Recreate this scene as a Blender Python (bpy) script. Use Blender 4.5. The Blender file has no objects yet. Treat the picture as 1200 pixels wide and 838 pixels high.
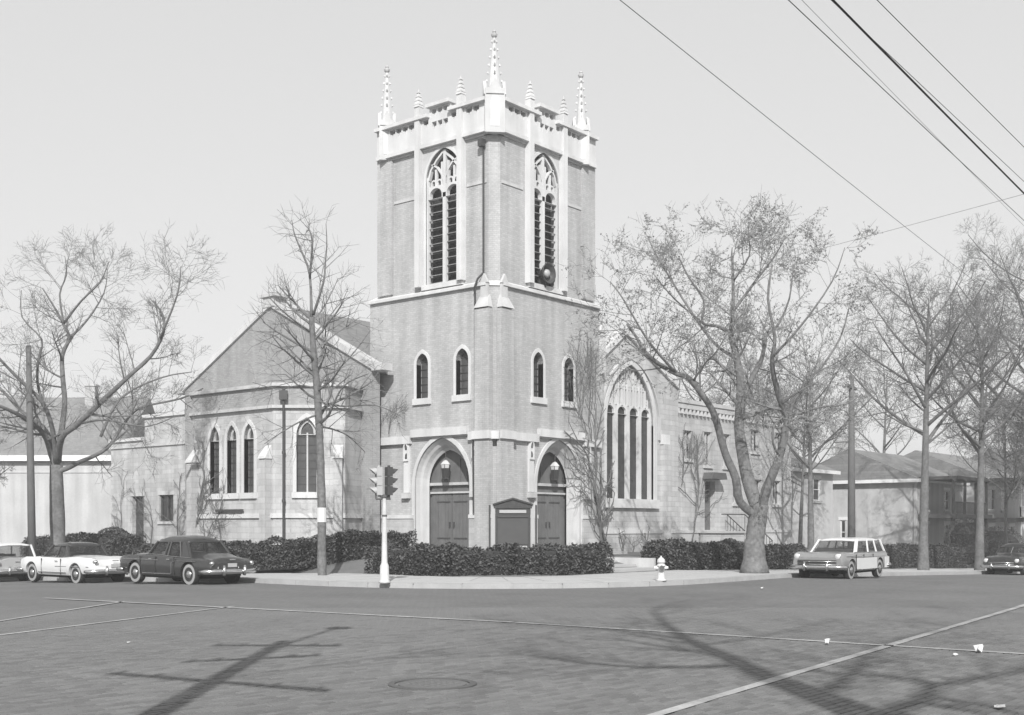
import bpy, math, random
from mathutils import Vector, Matrix
from mathutils.geometry import tessellate_polygon

# ------------------------------------------------------------------ camera, world, sun, exposure
S = bpy.context.scene
COL = S.collection
rad = math.radians
AX = rad(50.5)
RX, RY = math.cos(AX), -math.sin(AX)          # camera right in world
FX, FY = math.sin(AX), math.cos(AX)           # camera forward in world
EYE = (-38.127, -32.355, 1.85)
cam = bpy.data.cameras.new('camera'); camo = bpy.data.objects.new('camera', cam); COL.objects.link(camo)
cam.sensor_width = 36; cam.lens = 42; cam.shift_y = 0.165; cam.clip_start = .1; cam.clip_end = 3000
camo.location = EYE; camo.rotation_euler = (rad(90), 0, math.atan2(-FX, FY))
S.camera = camo

SUN_EL = rad(35.5)
sdx, sdy = FX + .02 * -RX, FY + .02 * -RY      # direction the light travels (horizontal)
n_ = math.hypot(sdx, sdy); sdx /= n_; sdy /= n_
w = bpy.data.worlds.new('World'); S.world = w; w.use_nodes = True
nt = w.node_tree; nt.nodes.clear()
sky = nt.nodes.new('ShaderNodeTexSky'); sky.sky_type = 'NISHITA'; sky.sun_disc = False
sky.sun_elevation = SUN_EL; sky.sun_rotation = math.atan2(-sdx, -sdy); sky.air_density = 1.0; sky.dust_density = 1.0; sky.ozone_density = 1.0
ml = nt.nodes.new('ShaderNodeMath'); ml.operation = 'MULTIPLY'; ml.inputs[1].default_value = 4.4   # hazy bright overcast-white sky
bw = nt.nodes.new('ShaderNodeRGBToBW'); bg = nt.nodes.new('ShaderNodeBackground'); wo = nt.nodes.new('ShaderNodeOutputWorld')
gm = nt.nodes.new('ShaderNodeMath'); gm.operation = 'POWER'; gm.inputs[1].default_value = .22
nt.links.new(sky.outputs[0], bw.inputs[0]); nt.links.new(bw.outputs[0], gm.inputs[0]); nt.links.new(gm.outputs[0], ml.inputs[0]); nt.links.new(ml.outputs[0], bg.inputs[0]); nt.links.new(bg.outputs[0], wo.inputs[0])
bg.inputs[1].default_value = 0.13
su = bpy.data.lights.new('sun', 'SUN'); su.energy = 5.0; su.angle = rad(.5); su.color = (1, .995, .985)
suo = bpy.data.objects.new('sun', su); COL.objects.link(suo)
suo.rotation_euler = Vector((sdx * math.cos(SUN_EL), sdy * math.cos(SUN_EL), -math.sin(SUN_EL))).to_track_quat('-Z', 'Y').to_euler()
S.view_settings.view_transform = 'Standard'; S.view_settings.look = 'None'; S.view_settings.exposure = 0.08; S.view_settings.gamma = 1

def at(px, py, d):
    k = (px - 600) / 1400
    return Vector((EYE[0] + d * (FX + RX * k), EYE[1] + d * (FY + RY * k), EYE[2] + d * (617 - py) / 1400))
def cf(lat, d, z=0):
    return Vector((EYE[0] + d * FX + lat * RX, EYE[1] + d * FY + lat * RY, z))
def G(x, y):                                   # the street falls gently away from the corner on both arms
    a = max(0, y + .5); b = max(0, x - 1.5)
    return -.0235 * min(a, 40) - .025 * min(b, 45)

# ------------------------------------------------------------------ materials (a grey world, like the photograph)
def mat(name, g, rough=.8, var=.15, scale=3, fine=0., fscale=40, bump=0., bscale=30, metal=0, spec=.3, coat=0, brick=None, stain=0, wear=0):
    m = bpy.data.materials.new(name); m.use_nodes = True
    t = m.node_tree; N = t.nodes; Lk = t.links; b = N['Principled BSDF']
    b.inputs['Roughness'].default_value = rough; b.inputs['Metallic'].default_value = metal
    b.inputs['Specular IOR Level'].default_value = spec; b.inputs['Coat Weight'].default_value = coat; b.inputs['Coat Roughness'].default_value = .08
    tc = N.new('ShaderNodeTexCoord')
    def noise(s, det=5, vec=None):
        n = N.new('ShaderNodeTexNoise'); n.inputs['Scale'].default_value = s; n.inputs['Detail'].default_value = det
        Lk.new(vec or tc.outputs['Object'], n.inputs['Vector']); return n.outputs[0]
    def mth(op, a, bb, c=None):
        n = N.new('ShaderNodeMath'); n.operation = op
        for i, v in enumerate((a, bb, c)):
            if v is None: continue
            if isinstance(v, (int, float)): n.inputs[i].default_value = v
            else: Lk.new(v, n.inputs[i])
        return n.outputs[0]
    f = mth('MULTIPLY_ADD', mth('SUBTRACT', noise(scale), .5), 2.2 * var, 1.0)
    if fine: f = mth('MULTIPLY', f, mth('MULTIPLY_ADD', mth('SUBTRACT', noise(fscale, 3), .5), 2.2 * fine, 1.0))
    if stain:                                  # vertical weather streaks
        mp = N.new('ShaderNodeMapping'); mp.inputs['Scale'].default_value = (1.3, 1.3, .12); Lk.new(tc.outputs['Object'], mp.inputs[0])
        f = mth('MULTIPLY', f, mth('MULTIPLY_ADD', mth('SUBTRACT', noise(1.5, 6, mp.outputs[0]), .5), 2.2 * stain, 1.0))
    if wear:                                   # long polished and oily tracks along the carriageways
        for sc in ((.05, .55, 1), (.6, .06, 1)):
            mp = N.new('ShaderNodeMapping'); mp.inputs['Scale'].default_value = sc; Lk.new(tc.outputs['Object'], mp.inputs[0])
            f = mth('MULTIPLY', f, mth('MULTIPLY_ADD', mth('SUBTRACT', noise(1.0, 7, mp.outputs[0]), .5), 2.2 * wear, 1.0))
    h = None
    if brick:
        bwid, bh, mort, amt, mode = brick
        sp = N.new('ShaderNodeSeparateXYZ'); Lk.new(tc.outputs['Object'], sp.inputs[0]); cb = N.new('ShaderNodeCombineXYZ')
        if mode == 'wall':
            Lk.new(mth('SUBTRACT', sp.outputs[0], sp.outputs[1]), cb.inputs[0]); Lk.new(sp.outputs[2], cb.inputs[1])
        elif mode == 'roofx':
            Lk.new(sp.outputs[0], cb.inputs[0]); Lk.new(sp.outputs[2], cb.inputs[1])
        else:
            Lk.new(sp.outputs[0], cb.inputs[0]); Lk.new(sp.outputs[1], cb.inputs[1])
        br = N.new('ShaderNodeTexBrick'); Lk.new(cb.outputs[0], br.inputs[0]); br.inputs['Scale'].default_value = 1
        br.inputs['Color1'].default_value = (1 + amt,) * 3 + (1,); br.inputs['Color2'].default_value = (1 - amt,) * 3 + (1,)
        br.inputs['Mortar'].default_value = (1 - 1.6 * amt,) * 3 + (1,)
        br.inputs['Mortar Size'].default_value = mort; br.inputs['Brick Width'].default_value = bwid; br.inputs['Row Height'].default_value = bh
        g2 = N.new('ShaderNodeRGBToBW'); Lk.new(br.outputs[0], g2.inputs[0])
        f = mth('MULTIPLY', f, g2.outputs[0]); h = mth('SUBTRACT', 1, br.outputs[1])
    v = mth('MULTIPLY', f, g); cb2 = N.new('ShaderNodeCombineColor')
    for i in range(3): Lk.new(v, cb2.inputs[i])
    Lk.new(cb2.outputs[0], b.inputs['Base Color'])
    if bump or h is not None:
        bp = N.new('ShaderNodeBump'); bp.inputs['Strength'].default_value = .6; bp.inputs['Distance'].default_value = .02
        hh = noise(bscale, 4)
        if bump: hh = mth('MULTIPLY', hh, bump)
        if h is not None: hh = mth('ADD', hh, mth('MULTIPLY', h, .5))
        Lk.new(hh, bp.inputs['Height']); Lk.new(bp.outputs[0], b.inputs['Normal'])
    return m
M = {}
M['brick'] = mat('tower_brick', .405, .9, .16, .5, .14, 14, .8, 25, brick=(.24, .085, .008, .085, 'wall'), stain=.38)
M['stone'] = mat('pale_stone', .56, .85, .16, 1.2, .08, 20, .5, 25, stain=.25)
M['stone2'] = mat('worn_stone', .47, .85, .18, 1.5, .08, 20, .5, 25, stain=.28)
M['base'] = mat('base_stone', .43, .9, .2, 1.2, .1, 15, .8, 20, brick=(.6, .26, .012, .09, 'wall'), stain=.3)
M['gable'] = mat('gable_brick', .32, .9, .14, 1, .12, 12, .8, 25, brick=(.24, .085, .008, .09, 'wall'), stain=.3)
M['slate'] = mat('slate', .20, .7, .2, 2, .2, 14, .6, 20, brick=(.35, .16, .01, .12, 'roofx'))
M['glass'] = mat('window_glass', .035, .18, .5, 2.5, 0, 1, spec=.6)
M['leaded'] = mat('leaded_glass', .07, .3, .4, 5, .2, 30, spec=.5)
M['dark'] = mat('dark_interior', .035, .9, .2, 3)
M['door'] = mat('oak_door', .135, .6, .2, 3, .2, 30, .5, 40, stain=.3)
M['iron'] = mat('black_iron', .05, .5, .2, 6, spec=.5)
M['slat'] = mat('louvre_slat', .20, .8, .3, 4)
M['road'] = mat('road', .152, .88, .22, .3, .14, 9, .6, 60, stain=0, brick=(.24, .11, .012, .09, 'floor'), wear=.11)
M['roadbrick3'] = mat('paving_brick_pale', .176, .85, .18, .5, .12, 9, .5, 60, wear=.07)
M['roadbrick'] = mat('paving_brick', .156, .85, .18, .5, .12, 9, .5, 60, wear=.07)
M['roadbrick2'] = mat('paving_brick_dark', .134, .85, .18, .5, .12, 9, .5, 60, wear=.07)
M['walk'] = mat('concrete_slab', .42, .9, .12, 1.2, .08, 25, .4, 60)
M['kerb'] = mat('kerb_stone', .36, .9, .2, 2, .1, 20, .4, 60)
M['lawn'] = mat('winter_grass', .16, .95, .3, .8, .3, 20, 1, 60)
M['paint'] = mat('worn_road_paint', .36, .8, .5, 1.3, .35, 14, .4, 60)
M['bark'] = mat('bark', .14, .95, .4, 2.5, .55, 9, 1.5, 14)
M['barkpale'] = mat('bark_pale', .155, .95, .45, 2.2, .6, 8, 1.5, 14)
M['twig'] = mat('twig', .14, .95, .2, 4)
M['twigpale'] = mat('twig_budding', .2, .9, .2, 4)
M['leaf'] = mat('hedge_leaf', .085, .7, .5, 5, .4, 40, spec=.3)
M['hedgecore'] = mat('hedge_core', .04, .95, .4, 6)
M['wood'] = mat('pole_wood', .12, .9, .25, 3, .2, 30, .6, 40)
M['blackpaint'] = mat('black_car_paint', .030, .25, .1, 2, spec=.5, coat=.5)
M['whitepaint'] = mat('white_car_paint', .62, .3, .06, 2, spec=.5, coat=.4)
M['greypaint'] = mat('grey_car_paint', .22, .3, .08, 2, spec=.5, coat=.5)
M['midpaint'] = mat('dull_car_paint', .38, .35, .08, 2, spec=.5, coat=.3)
M['chrome'] = mat('chrome', .62, .22, .15, 8, metal=1)
M['tyre'] = mat('tyre', .03, .9, .2, 6)
M['whitewall'] = mat('whitewall_tyre', .30, .8, .12, 6)
M['hub'] = mat('hubcap', .5, .3, .1, 6, metal=.9)
M['lamp'] = mat('lamp_glass', .55, .2, .1, 6, spec=.6)
M['white'] = mat('white_paint', .72, .7, .08, 3, .05, 20)
M['pale'] = mat('weathered_pale_paint', .52, .6, .2, 5, .15, 30, .3, 40, stain=.2)
M['stucco'] = mat('pale_stucco', .44, .95, .18, .6, .1, 8, .6, 20, stain=.3)
M['siding'] = mat('pale_siding', .5, .9, .10, 1.5, .05, 12, stain=.12)
M['darktrim'] = mat('dark_trim', .10, .8, .2, 4)
M['shingle'] = mat('roof_shingle', .21, .9, .2, 1.2, .2, 10, .6, 20, brick=(.3, .18, .01, .1, 'roofx'))
M['paper'] = mat('paper', .6, .9, .05, 6)
M['rubber'] = mat('cable_black', .04, .7, .1, 4)
M['sign'] = mat('notice_board_wood', .05, .6, .2, 5, .1, 30)
M['signpanel'] = mat('notice_panel', .07, .6, .15, 4, spec=.3)
def carglass():
    m = bpy.data.materials.new('car_glass'); m.use_nodes = True; t = m.node_tree; t.nodes.clear()
    o = t.nodes.new('ShaderNodeOutputMaterial'); mx = t.nodes.new('ShaderNodeMixShader'); tr = t.nodes.new('ShaderNodeBsdfTransparent'); pb = t.nodes.new('ShaderNodeBsdfPrincipled')
    tr.inputs[0].default_value = (.9, .9, .9, 1); pb.inputs['Base Color'].default_value = (.06, .06, .06, 1); pb.inputs['Roughness'].default_value = .06
    mx.inputs[0].default_value = .3; t.links.new(tr.outputs[0], mx.inputs[1]); t.links.new(pb.outputs[0], mx.inputs[2]); t.links.new(mx.outputs[0], o.inputs[0]); return m
M['carglass'] = carglass()

# ------------------------------------------------------------------ mesh helpers
def tagit(o, label=None, cat=None, group=None, kind=None):
    for k, v in (('label', label), ('category', cat), ('group', group), ('kind', kind)):
        if v: o[k] = v
    return o
def thing(name, label, cat, loc=(0, 0, 0), rz=0, group=None):
    o = bpy.data.objects.new(name, None); o.empty_display_size = .2; COL.objects.link(o)
    o.location = loc; o.rotation_euler = (0, 0, rz); return tagit(o, label, cat, group)
def copy_tree(o, parent=None):
    c = o.copy(); COL.objects.link(c); c.parent = parent
    for ch in list(o.children): copy_tree(ch, c)
    return c
class MB:
    def __init__(s): s.v = []; s.f = []
    def add(s, vs, fs):
        n = len(s.v); s.v.extend([tuple(p) for p in vs]); s.f.extend([tuple(i + n for i in f) for f in fs]); return s
    def hexa(s, c):
        return s.add(c, [(3, 2, 1, 0), (4, 5, 6, 7), (0, 1, 5, 4), (1, 2, 6, 5), (2, 3, 7, 6), (3, 0, 4, 7)])
    def box(s, a, b):
        x0, y0, z0 = a; x1, y1, z1 = b
        return s.hexa([(x0, y0, z0), (x1, y0, z0), (x1, y1, z0), (x0, y1, z0), (x0, y0, z1), (x1, y0, z1), (x1, y1, z1), (x0, y1, z1)])
    def tube(s, pts, rs, n=6, caps=True):
        pts = [Vector(p) for p in pts]
        if isinstance(rs, (int, float)): rs = [rs] * len(pts)
        base = len(s.v); m = len(pts); up = None
        for i, p in enumerate(pts):
            t = (pts[min(i + 1, m - 1)] - pts[max(i - 1, 0)])
            if t.length < 1e-9: t = Vector((0, 0, 1))
            t.normalize()
            if up is None:
                up = t.orthogonal().normalized()
            else:
                up = (up - t * up.dot(t))
                up = up.normalized() if up.length > 1e-6 else t.orthogonal().normalized()
            q = t.cross(up)
            for j in range(n):
                a = 2 * math.pi * j / n; v = p + (up * math.cos(a) + q * math.sin(a)) * rs[i]; s.v.append((v.x, v.y, v.z))
        for i in range(m - 1):
            for j in range(n):
                k = (j + 1) % n; s.f.append((base + i * n + j, base + i * n + k, base + (i + 1) * n + k, base + (i + 1) * n + j))
        if caps:
            s.f.append(tuple(base + j for j in reversed(range(n)))); s.f.append(tuple(base + (m - 1) * n + j for j in range(n)))
        return s
    def lathe(s, prof, c=(0, 0, 0), n=16, axis='z', caps=True):   # prof: (radius, height)
        base = len(s.v)
        for r, h in prof:
            for j in range(n):
                a = 2 * math.pi * (j + .5) / n; u, w_ = r * math.cos(a), r * math.sin(a)
                p = {'z': (u, w_, h), 'y': (u, h, w_), 'x': (h, u, w_)}[axis]
                s.v.append((c[0] + p[0], c[1] + p[1], c[2] + p[2]))
        for i in range(len(prof) - 1):
            for j in range(n):
                k = (j + 1) % n; s.f.append((base + i * n + j, base + i * n + k, base + (i + 1) * n + k, base + (i + 1) * n + j))
        if caps:
            s.f.append(tuple(base + j for j in reversed(range(n)))); m = len(prof); s.f.append(tuple(base + (m - 1) * n + j for j in range(n)))
        return s
    def prism(s, loops, fr, w0, w1):            # loops in (u, v); first is the outline, others are holes
        tri = tessellate_polygon([[Vector((u, v, 0)) for u, v in l] for l in loops]); flat = [p for l in loops for p in l]
        n = len(flat); vs = [fr(u, v, w0) for u, v in flat] + [fr(u, v, w1) for u, v in flat]; fs = [tuple(t) for t in tri] + [(a + n, c + n, b + n) for a, b, c in tri]
        o = 0
        for l in loops:
            m = len(l)
            for i in range(m):
                a, b = o + i, o + (i + 1) % m; fs.append((a, b, b + n, a + n))
            o += m
        return s.add(vs, fs)
    def build(s, name, m, parent=None, smooth=False, fixn=True):
        me = bpy.data.meshes.new(name); me.from_pydata(s.v, [], s.f)
        me.materials.append(m)
        if smooth: me.polygons.foreach_set('use_smooth', [True] * len(me.polygons))
        if fixn and len(s.f) < 20000:
            import bmesh
            b = bmesh.new(); b.from_mesh(me); bmesh.ops.recalc_face_normals(b, faces=b.faces); b.to_mesh(me); b.free()
        me.update(); o = bpy.data.objects.new(name, me); COL.objects.link(o)
        if parent: o.parent = parent
        return o
def frame(ox, oy, dx, dy, side=1):              # wall plane: u along (dx, dy), w inwards
    l = math.hypot(dx, dy); dx /= l; dy /= l; nx, ny = -dy * side, dx * side
    return lambda u, v, w_: (ox + dx * u + nx * w_, oy + dy * u + ny * w_, v)
LF = lambda u, v, w_: (w_, u, v)                # tower left face (x = 0)
RF = lambda u, v, w_: (u, w_, v)                # tower right face (y = 0)
def shift(fr, w0): return lambda u, v, w_: fr(u, v, w_ + w0)
def rect(u0, v0, u1, v1): return [(u0, v0), (u1, v0), (u1, v1), (u0, v1)]
def arch(c, hw, z0, zs, za, n=9):               # pointed arch outline, counter-clockwise from bottom left
    h = za - zs; R = (hw * hw + h * h) / (2 * hw); pts = [(c - hw, z0), (c + hw, z0)]
    a1 = math.asin(min(1, h / R)) if R >= hw else math.pi / 2
    if h < hw:                                  # low arch: ellipse
        pts += [(c + hw * math.cos(math.pi * i / (2 * n)), zs + h * math.sin(math.pi * i / (2 * n))) for i in range(2 * n + 1)]; return pts
    a1 = math.atan2(h, R - hw) if R > hw else math.pi / 2
    a1 = math.asin(h / R)
    for i in range(n + 1):
        a = a1 * i / n; pts.append((c + hw - R + R * math.cos(a), zs + R * math.sin(a)))
    for i in range(n - 1, -1, -1):
        a = a1 * i / n; pts.append((c - hw + R - R * math.cos(a), zs + R * math.sin(a)))
    return pts
def band(path, wd):                              # strip polygon following an open (u, v) path, width wd outwards (left side)
    out = []
    for i, p in enumerate(path):
        a = Vector(path[max(0, i - 1)]); b = Vector(path[min(len(path) - 1, i + 1)]); t = (b - a).normalized(); nrm = Vector((t.y, -t.x))
        out.append((p[0] + nrm.x * wd, p[1] + nrm.y * wd))
    return list(path) + out[::-1]
# ------------------------------------------------------------------ the ground
KX, KY, KR = -13.3, -12.6, 9.0
CXk, CYk = KX + KR, KY + KR
def inset(x, y):
    if x < CXk and y < CYk: return KR - math.hypot(x - CXk, y - CYk)
    return min(x - KX, y - KY)
def sm(t): t = max(0, min(1, t)); return t * t * (3 - 2 * t)
def GL(x, y):
    s = inset(x, y); far = max(sm((x - 28) / 8), sm((y - 24) / 8)); g = G(x, y)
    top = .6 * (1 - far) + (g + .15) * far
    t = sm((s - 5.0) / 3.5); return (g + .12) * (1 - t) + top * t
xs = [-600, 1.5, 46.5, 900]; ys = [-600, -.5, 39.5, 900]
mb = MB(); vs = [(x, y, G(x, y)) for y in ys for x in xs]
mb.add(vs, [(j * 4 + i, j * 4 + i + 1, (j + 1) * 4 + i + 1, (j + 1) * 4 + i) for j in range(3) for i in range(3)])
road = tagit(mb.build('road', M['road']), kind='structure')
mb = MB(); st = 1.0; x0, x1, y0, y1 = -14, 80, -14, 90; nx = int((x1 - x0) / st); ny = int((y1 - y0) / st)
idx = {}
for j in range(ny + 1):
    for i in range(nx + 1):
        x = x0 + i * st; y = y0 + j * st; idx[i, j] = len(mb.v); mb.v.append((x, y, GL(x, y)))
for j in range(ny):
    for i in range(nx):
        if min(inset(x0 + (i + a) * st, y0 + (j + b) * st) for a in (0, 1) for b in (0, 1)) > .6:
            mb.f.append((idx[i, j], idx[i + 1, j], idx[i + 1, j + 1], idx[i, j + 1]))
tagit(mb.build('lawn', M['lawn'], smooth=True), kind='structure')
def kerbpt(u, v):                                # u along the kerb from the far left arm round the corner
    A = 45 - CYk; B = KR * math.pi / 2
    if u < A: return (KX + v, 45 - u)
    if u < A + B:
        a = (u - A) / KR; return (CXk - (KR - v) * math.cos(a), CYk - (KR - v) * math.sin(a))
    return (CXk + u - A - B, KY + v)
UT = (45 - CYk) + KR * math.pi / 2 + 64
rng = random.Random(5)
bed = MB()
us = [i * 1.5 for i in range(int(UT / 1.5) + 1)]
def slab(u0, u1, v0, v1, zt, zb, n=1, tilt=0):
    m = MB(); c = []
    for zz in (0, 1):
        for u, v in ((u0, v0), (u1, v0), (u1, v1), (u0, v1)):
            x, y = kerbpt(u, v); c.append((x, y, G(x, y) + (zt if zz else zb) + (tilt * (u - u0) if zz else 0)))
    return m.hexa(c)
for a, b in zip(us, us[1:]): bed.add(*(lambda q: (q.v, q.f))(slab(a, b, .1, 4.95, .135, -.3)))
walk = tagit(bed.build('sidewalk', M['walk']), kind='structure')
for a, b in zip(us, us[1:]):
    for v0 in (.34, 1.86, 3.38):
        slab(a + .012, b - .012, v0, v0 + 1.5, .155 + rng.uniform(-.006, .006), .1, tilt=rng.uniform(-.006, .006)).build('slab', M['walk'], walk)
kb = MB()
for a, b in zip(us, us[1:]): kb.add(*(lambda q: (q.v, q.f))(slab(a, b, .02, .3, .1, -.3)))
kerb = tagit(kb.build('kerb', M['kerb']), kind='structure')
for a, b in zip(us, us[1:]): slab(a + .015, b - .015, 0, .32, .15 + rng.uniform(-.004, .004), -.2).build('kerb_stone', M['kerb'], kerb)

# paving bricks: modelled where the photograph can tell them apart
bricks = []
BW, BH = .24, .11
def inview(x, y, pad=.6):
    dx, dy = x - EYE[0], y - EYE[1]; d = dx * FX + dy * FY; l = dx * RX + dy * RY
    return d if (10.6 < d < 27 and abs(l) < .44 * d + pad) else None
j0 = int(-36 / BH); j1 = int(2 / BH)
for j in range(j0, j1):
    y = j * BH
    for i in range(int(-42 / BW), int(-10 / BW)):
        x = i * BW + (BW / 2 if j % 2 else 0); d = inview(x, y)
        if d and x < 1: bricks.append((d, x, y))
bricks.sort()
def brickgeo(m, x, y, hz):
    a, b = x + .007, x + BW - .007; c, d = y + .007, y + BH - .007; e = .008; n = len(m.v)
    t = [hz + rng.uniform(-.002, .002) for _ in range(4)]
    m.v.extend([(a, c, -.01), (b, c, -.01), (b, d, -.01), (a, d, -.01), (a + e, c + e, t[0]), (b - e, c + e, t[1]), (b - e, d - e, t[2]), (a + e, d - e, t[3])])
    m.f.extend([(n + 4, n + 5, n + 6, n + 7), (n, n + 1, n + 5, n + 4), (n + 1, n + 2, n + 6, n + 5), (n + 2, n + 3, n + 7, n + 6), (n + 3, n, n + 4, n + 7)])
rest = [MB(), MB(), MB()]
for k, (d, x, y) in enumerate(bricks):
    hz = .010 + rng.uniform(-.003, .003)
    if k < 300:
        m = MB(); brickgeo(m, x, y, hz); m.build('brick', M[rng.choice(('roadbrick', 'roadbrick', 'roadbrick2', 'roadbrick3'))], road, fixn=False)
    else: brickgeo(rest[rng.choice((0, 0, 1, 2)) if rng.random() > (d - 16) / 9 else 0], x, y, hz if d < 22 else .006)
for r_, mm in zip(rest, ('roadbrick', 'roadbrick2', 'roadbrick3')):
    o = r_.build('brick_paving', M[mm], road, fixn=False); o['kind'] = 'stuff'
# worn painted lines
def stripe(p, q, wd, z=.018):
    p = Vector((p[0], p[1], 0)); q = Vector((q[0], q[1], 0)); t = (q - p); L = t.length; t.normalize(); nrm = Vector((-t.y, t.x, 0)) * wd / 2
    m = MB(); n = max(2, int(L / .5)); k = len(m.v); rr = random.Random(int(L * 100))
    for i in range(n + 1):
        c = p + t * (L * i / n); a = c - nrm * rr.uniform(.8, 1.1); b = c + nrm * rr.uniform(.8, 1.1)
        m.v += [(a.x, a.y, G(a.x, a.y) + z), (b.x, b.y, G(b.x, b.y) + z)]
    for i in range(n): m.f.append((2 * i, 2 * i + 2, 2 * i + 3, 2 * i + 1))
    return tagit(m.build('road_marking', M['paint']), kind='structure')
stripe((-22.1, -3.6), (-20.44, -17.78), .17)
stripe((-20.44, -17.9), (-20.15, -27.2), .15)
stripe((-5, -23.4), (-28.9, -26.1), .15)
stripe((-28.6, -13.05), (-21.0, -9.95), .11)
stripe((-27.1, -10.3), (-21.6, -6.4), .11)

# ------------------------------------------------------------------ the church
church = thing('church', 'brick gothic church with square belfry tower, pale stone parapet and crocketed pinnacles on the corner', 'church')
def P(mb_, name, m, parent=None, smooth=False): return mb_.build(name, M[m], parent or church, smooth)
ZT = 12.0                                        # ledge between the lower tower and the belfry stage
def wall(fr, outline, holes, th, m, name='wall', parent=None):
    return P(MB().prism([outline] + holes, fr, 0, th), name, m, parent)

# lower tower faces
dL = (3.0, 1.62, .85, 3.7, 5.72); dR = (4.4, 1.62, .85, 3.7, 5.72)
slL = [(1.83, .36), (4.19, .36)]; slR = [(2.92, .36), (5.14, .36)]
def slit(c, hw): return arch(c, hw, 7.5, 9.0, 9.48, 5)
LE, RE = 7.5, 7.55
wall(LF, rect(.45, .2, LE, ZT), [arch(*dL)] + [slit(*s) for s in slL], .5, 'brick', 'tower_wall')
wall(RF, rect(.45, .2, RE, ZT), [arch(*dR)] + [slit(*s) for s in slR], .5, 'brick', 'tower_wall')
mb = MB().prism([[(0, .45), (.45, 0), (.5, .45)]], lambda u, v, w_: (u, v, w_), .2, ZT); P(mb, 'corner_pier', 'brick')
mb = MB().box((.95, .95, .2), (.98, 7.0, ZT - .1)); P(mb, 'inner_wall', 'dark'); P(MB().box((.98, .95, .21), (7.0, .98, ZT - .11)), 'inner_wall', 'dark')
mb = MB().box((0, LE - .5, .2), (.0, 0, 0)) if False else MB().box((.5, LE - .5, .2), (7.3, LE, ZT)); P(mb, 'tower_wall', 'brick')
mb = MB().box((RE - .5, .5, .2), (RE, LE - .5, ZT)); P(mb, 'tower_wall', 'brick')

def splay(fr, oc, ohw, ozs, oza, ihw, izs, iza, z0, w1, name, m, n=9, sh=0):
    a = arch(oc, ohw, z0, ozs, oza, n)[1:]; b = arch(oc + sh, ihw, z0, izs, iza, n)[1:]
    a.append(arch(oc, ohw, z0, ozs, oza, n)[0]); b.append(arch(oc + sh, ihw, z0, izs, iza, n)[0])
    mbs = MB(); k = len(a); steps = 4
    for s in range(steps + 1):
        t = s / steps
        for p, q in zip(a, b):
            mbs.v.append(fr(p[0] + (q[0] - p[0]) * t, p[1] + (q[1] - p[1]) * t, w1 * t + (.05 if s % 2 and s < steps else 0)))
    for s in range(steps):
        for i in range(k - 1): mbs.f.append((s * k + i, s * k + i + 1, (s + 1) * k + i + 1, (s + 1) * k + i))
    return P(mbs, name, m)
def ring(fr, c, hw, z0, zs, za, t, w0, w1, name, m, parent=None, n=9):
    o = arch(c, hw + t, z0, zs, za + t * 1.25, n); i = arch(c, hw, z0, zs, za, n)
    poly = o[1:] + [o[0]] + [i[0]] + i[1:][::-1]
    return P(MB().prism([poly], fr, w0, w1), name, m, parent)

def portal(fr, d, label):
    c, hw, z0, zs, za = d
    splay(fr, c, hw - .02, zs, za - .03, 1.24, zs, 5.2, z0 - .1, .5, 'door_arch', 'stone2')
    ring(fr, c, hw, z0 - .1, zs, za, .16, -.06, .06, 'door_moulding', 'stone')
    fr2 = shift(fr, .5)
    P(MB().prism([arch(c, 1.4, .6, 3.7, 5.35)], fr2, .22, .3), 'tympanum', 'door')
    dd = P(MB().prism([rect(c - 1.25, 3.66, c + 1.25, 3.78)], fr2, .02, .24).prism([rect(c - 1.25, 3.3, c + 1.25, 3.38)], fr2, .06, .24), 'transom', 'stone2')
    for s in (-1, 1):                            # two leaves, each of vertical planks
        leaf = P(MB().prism([rect(min(c, c + s * 1.25) + .01, .85, max(c, c + s * 1.25) - .01, 3.66)], fr2, .16, .22), 'door', 'door')
        for k in range(6):
            u0 = c + s * (.03 + k * .2); P(MB().prism([rect(min(u0, u0 + s * .185), .87, max(u0, u0 + s * .185), 3.29)], fr2, .135 + .006 * (k % 2), .16), 'plank', 'door', leaf)
        P(MB().prism([rect(min(c + s * .1, c + s * .9), 1.3, max(c + s * .1, c + s * .9), 1.36), rect(0, 0, 0, 0)][:1], fr2, .12, .135), 'hinge', 'iron', leaf)
        P(MB().prism([rect(min(c + s * .1, c + s * .9), 2.9, max(c + s * .1, c + s * .9), 2.96)], fr2, .12, .135), 'hinge', 'iron', leaf)
        P(MB().prism([rect(c + s * .12 - .03, 1.8, c + s * .12 + .03, 2.05)], fr2, .08, .135), 'handle', 'iron', leaf)
    # tracery ribs in the tympanum
    for k in (-2, -1, 1, 2): P(MB().prism([rect(c + k * .4 - .025, 3.78, c + k * .4 + .025, 5.15 - abs(k) * .35)], fr2, .18, .22), 'rib', 'door')
    # steps to the door
    P(MB().prism([rect(c - 1.7, .45, c + 1.7, .62)], fr, -1.0, .5).prism([rect(c - 1.5, .6, c + 1.5, .85)], fr, -.55, .72), 'door_step', 'walk')
    # label over the arch: pale stepped string with its dark underside, and the two flanking shafts
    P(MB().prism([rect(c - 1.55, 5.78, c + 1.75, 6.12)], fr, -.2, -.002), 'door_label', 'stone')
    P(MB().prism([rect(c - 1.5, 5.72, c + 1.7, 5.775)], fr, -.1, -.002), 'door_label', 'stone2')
portal(LF, dL, 'left'); portal(RF, dR, 'right')
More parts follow.
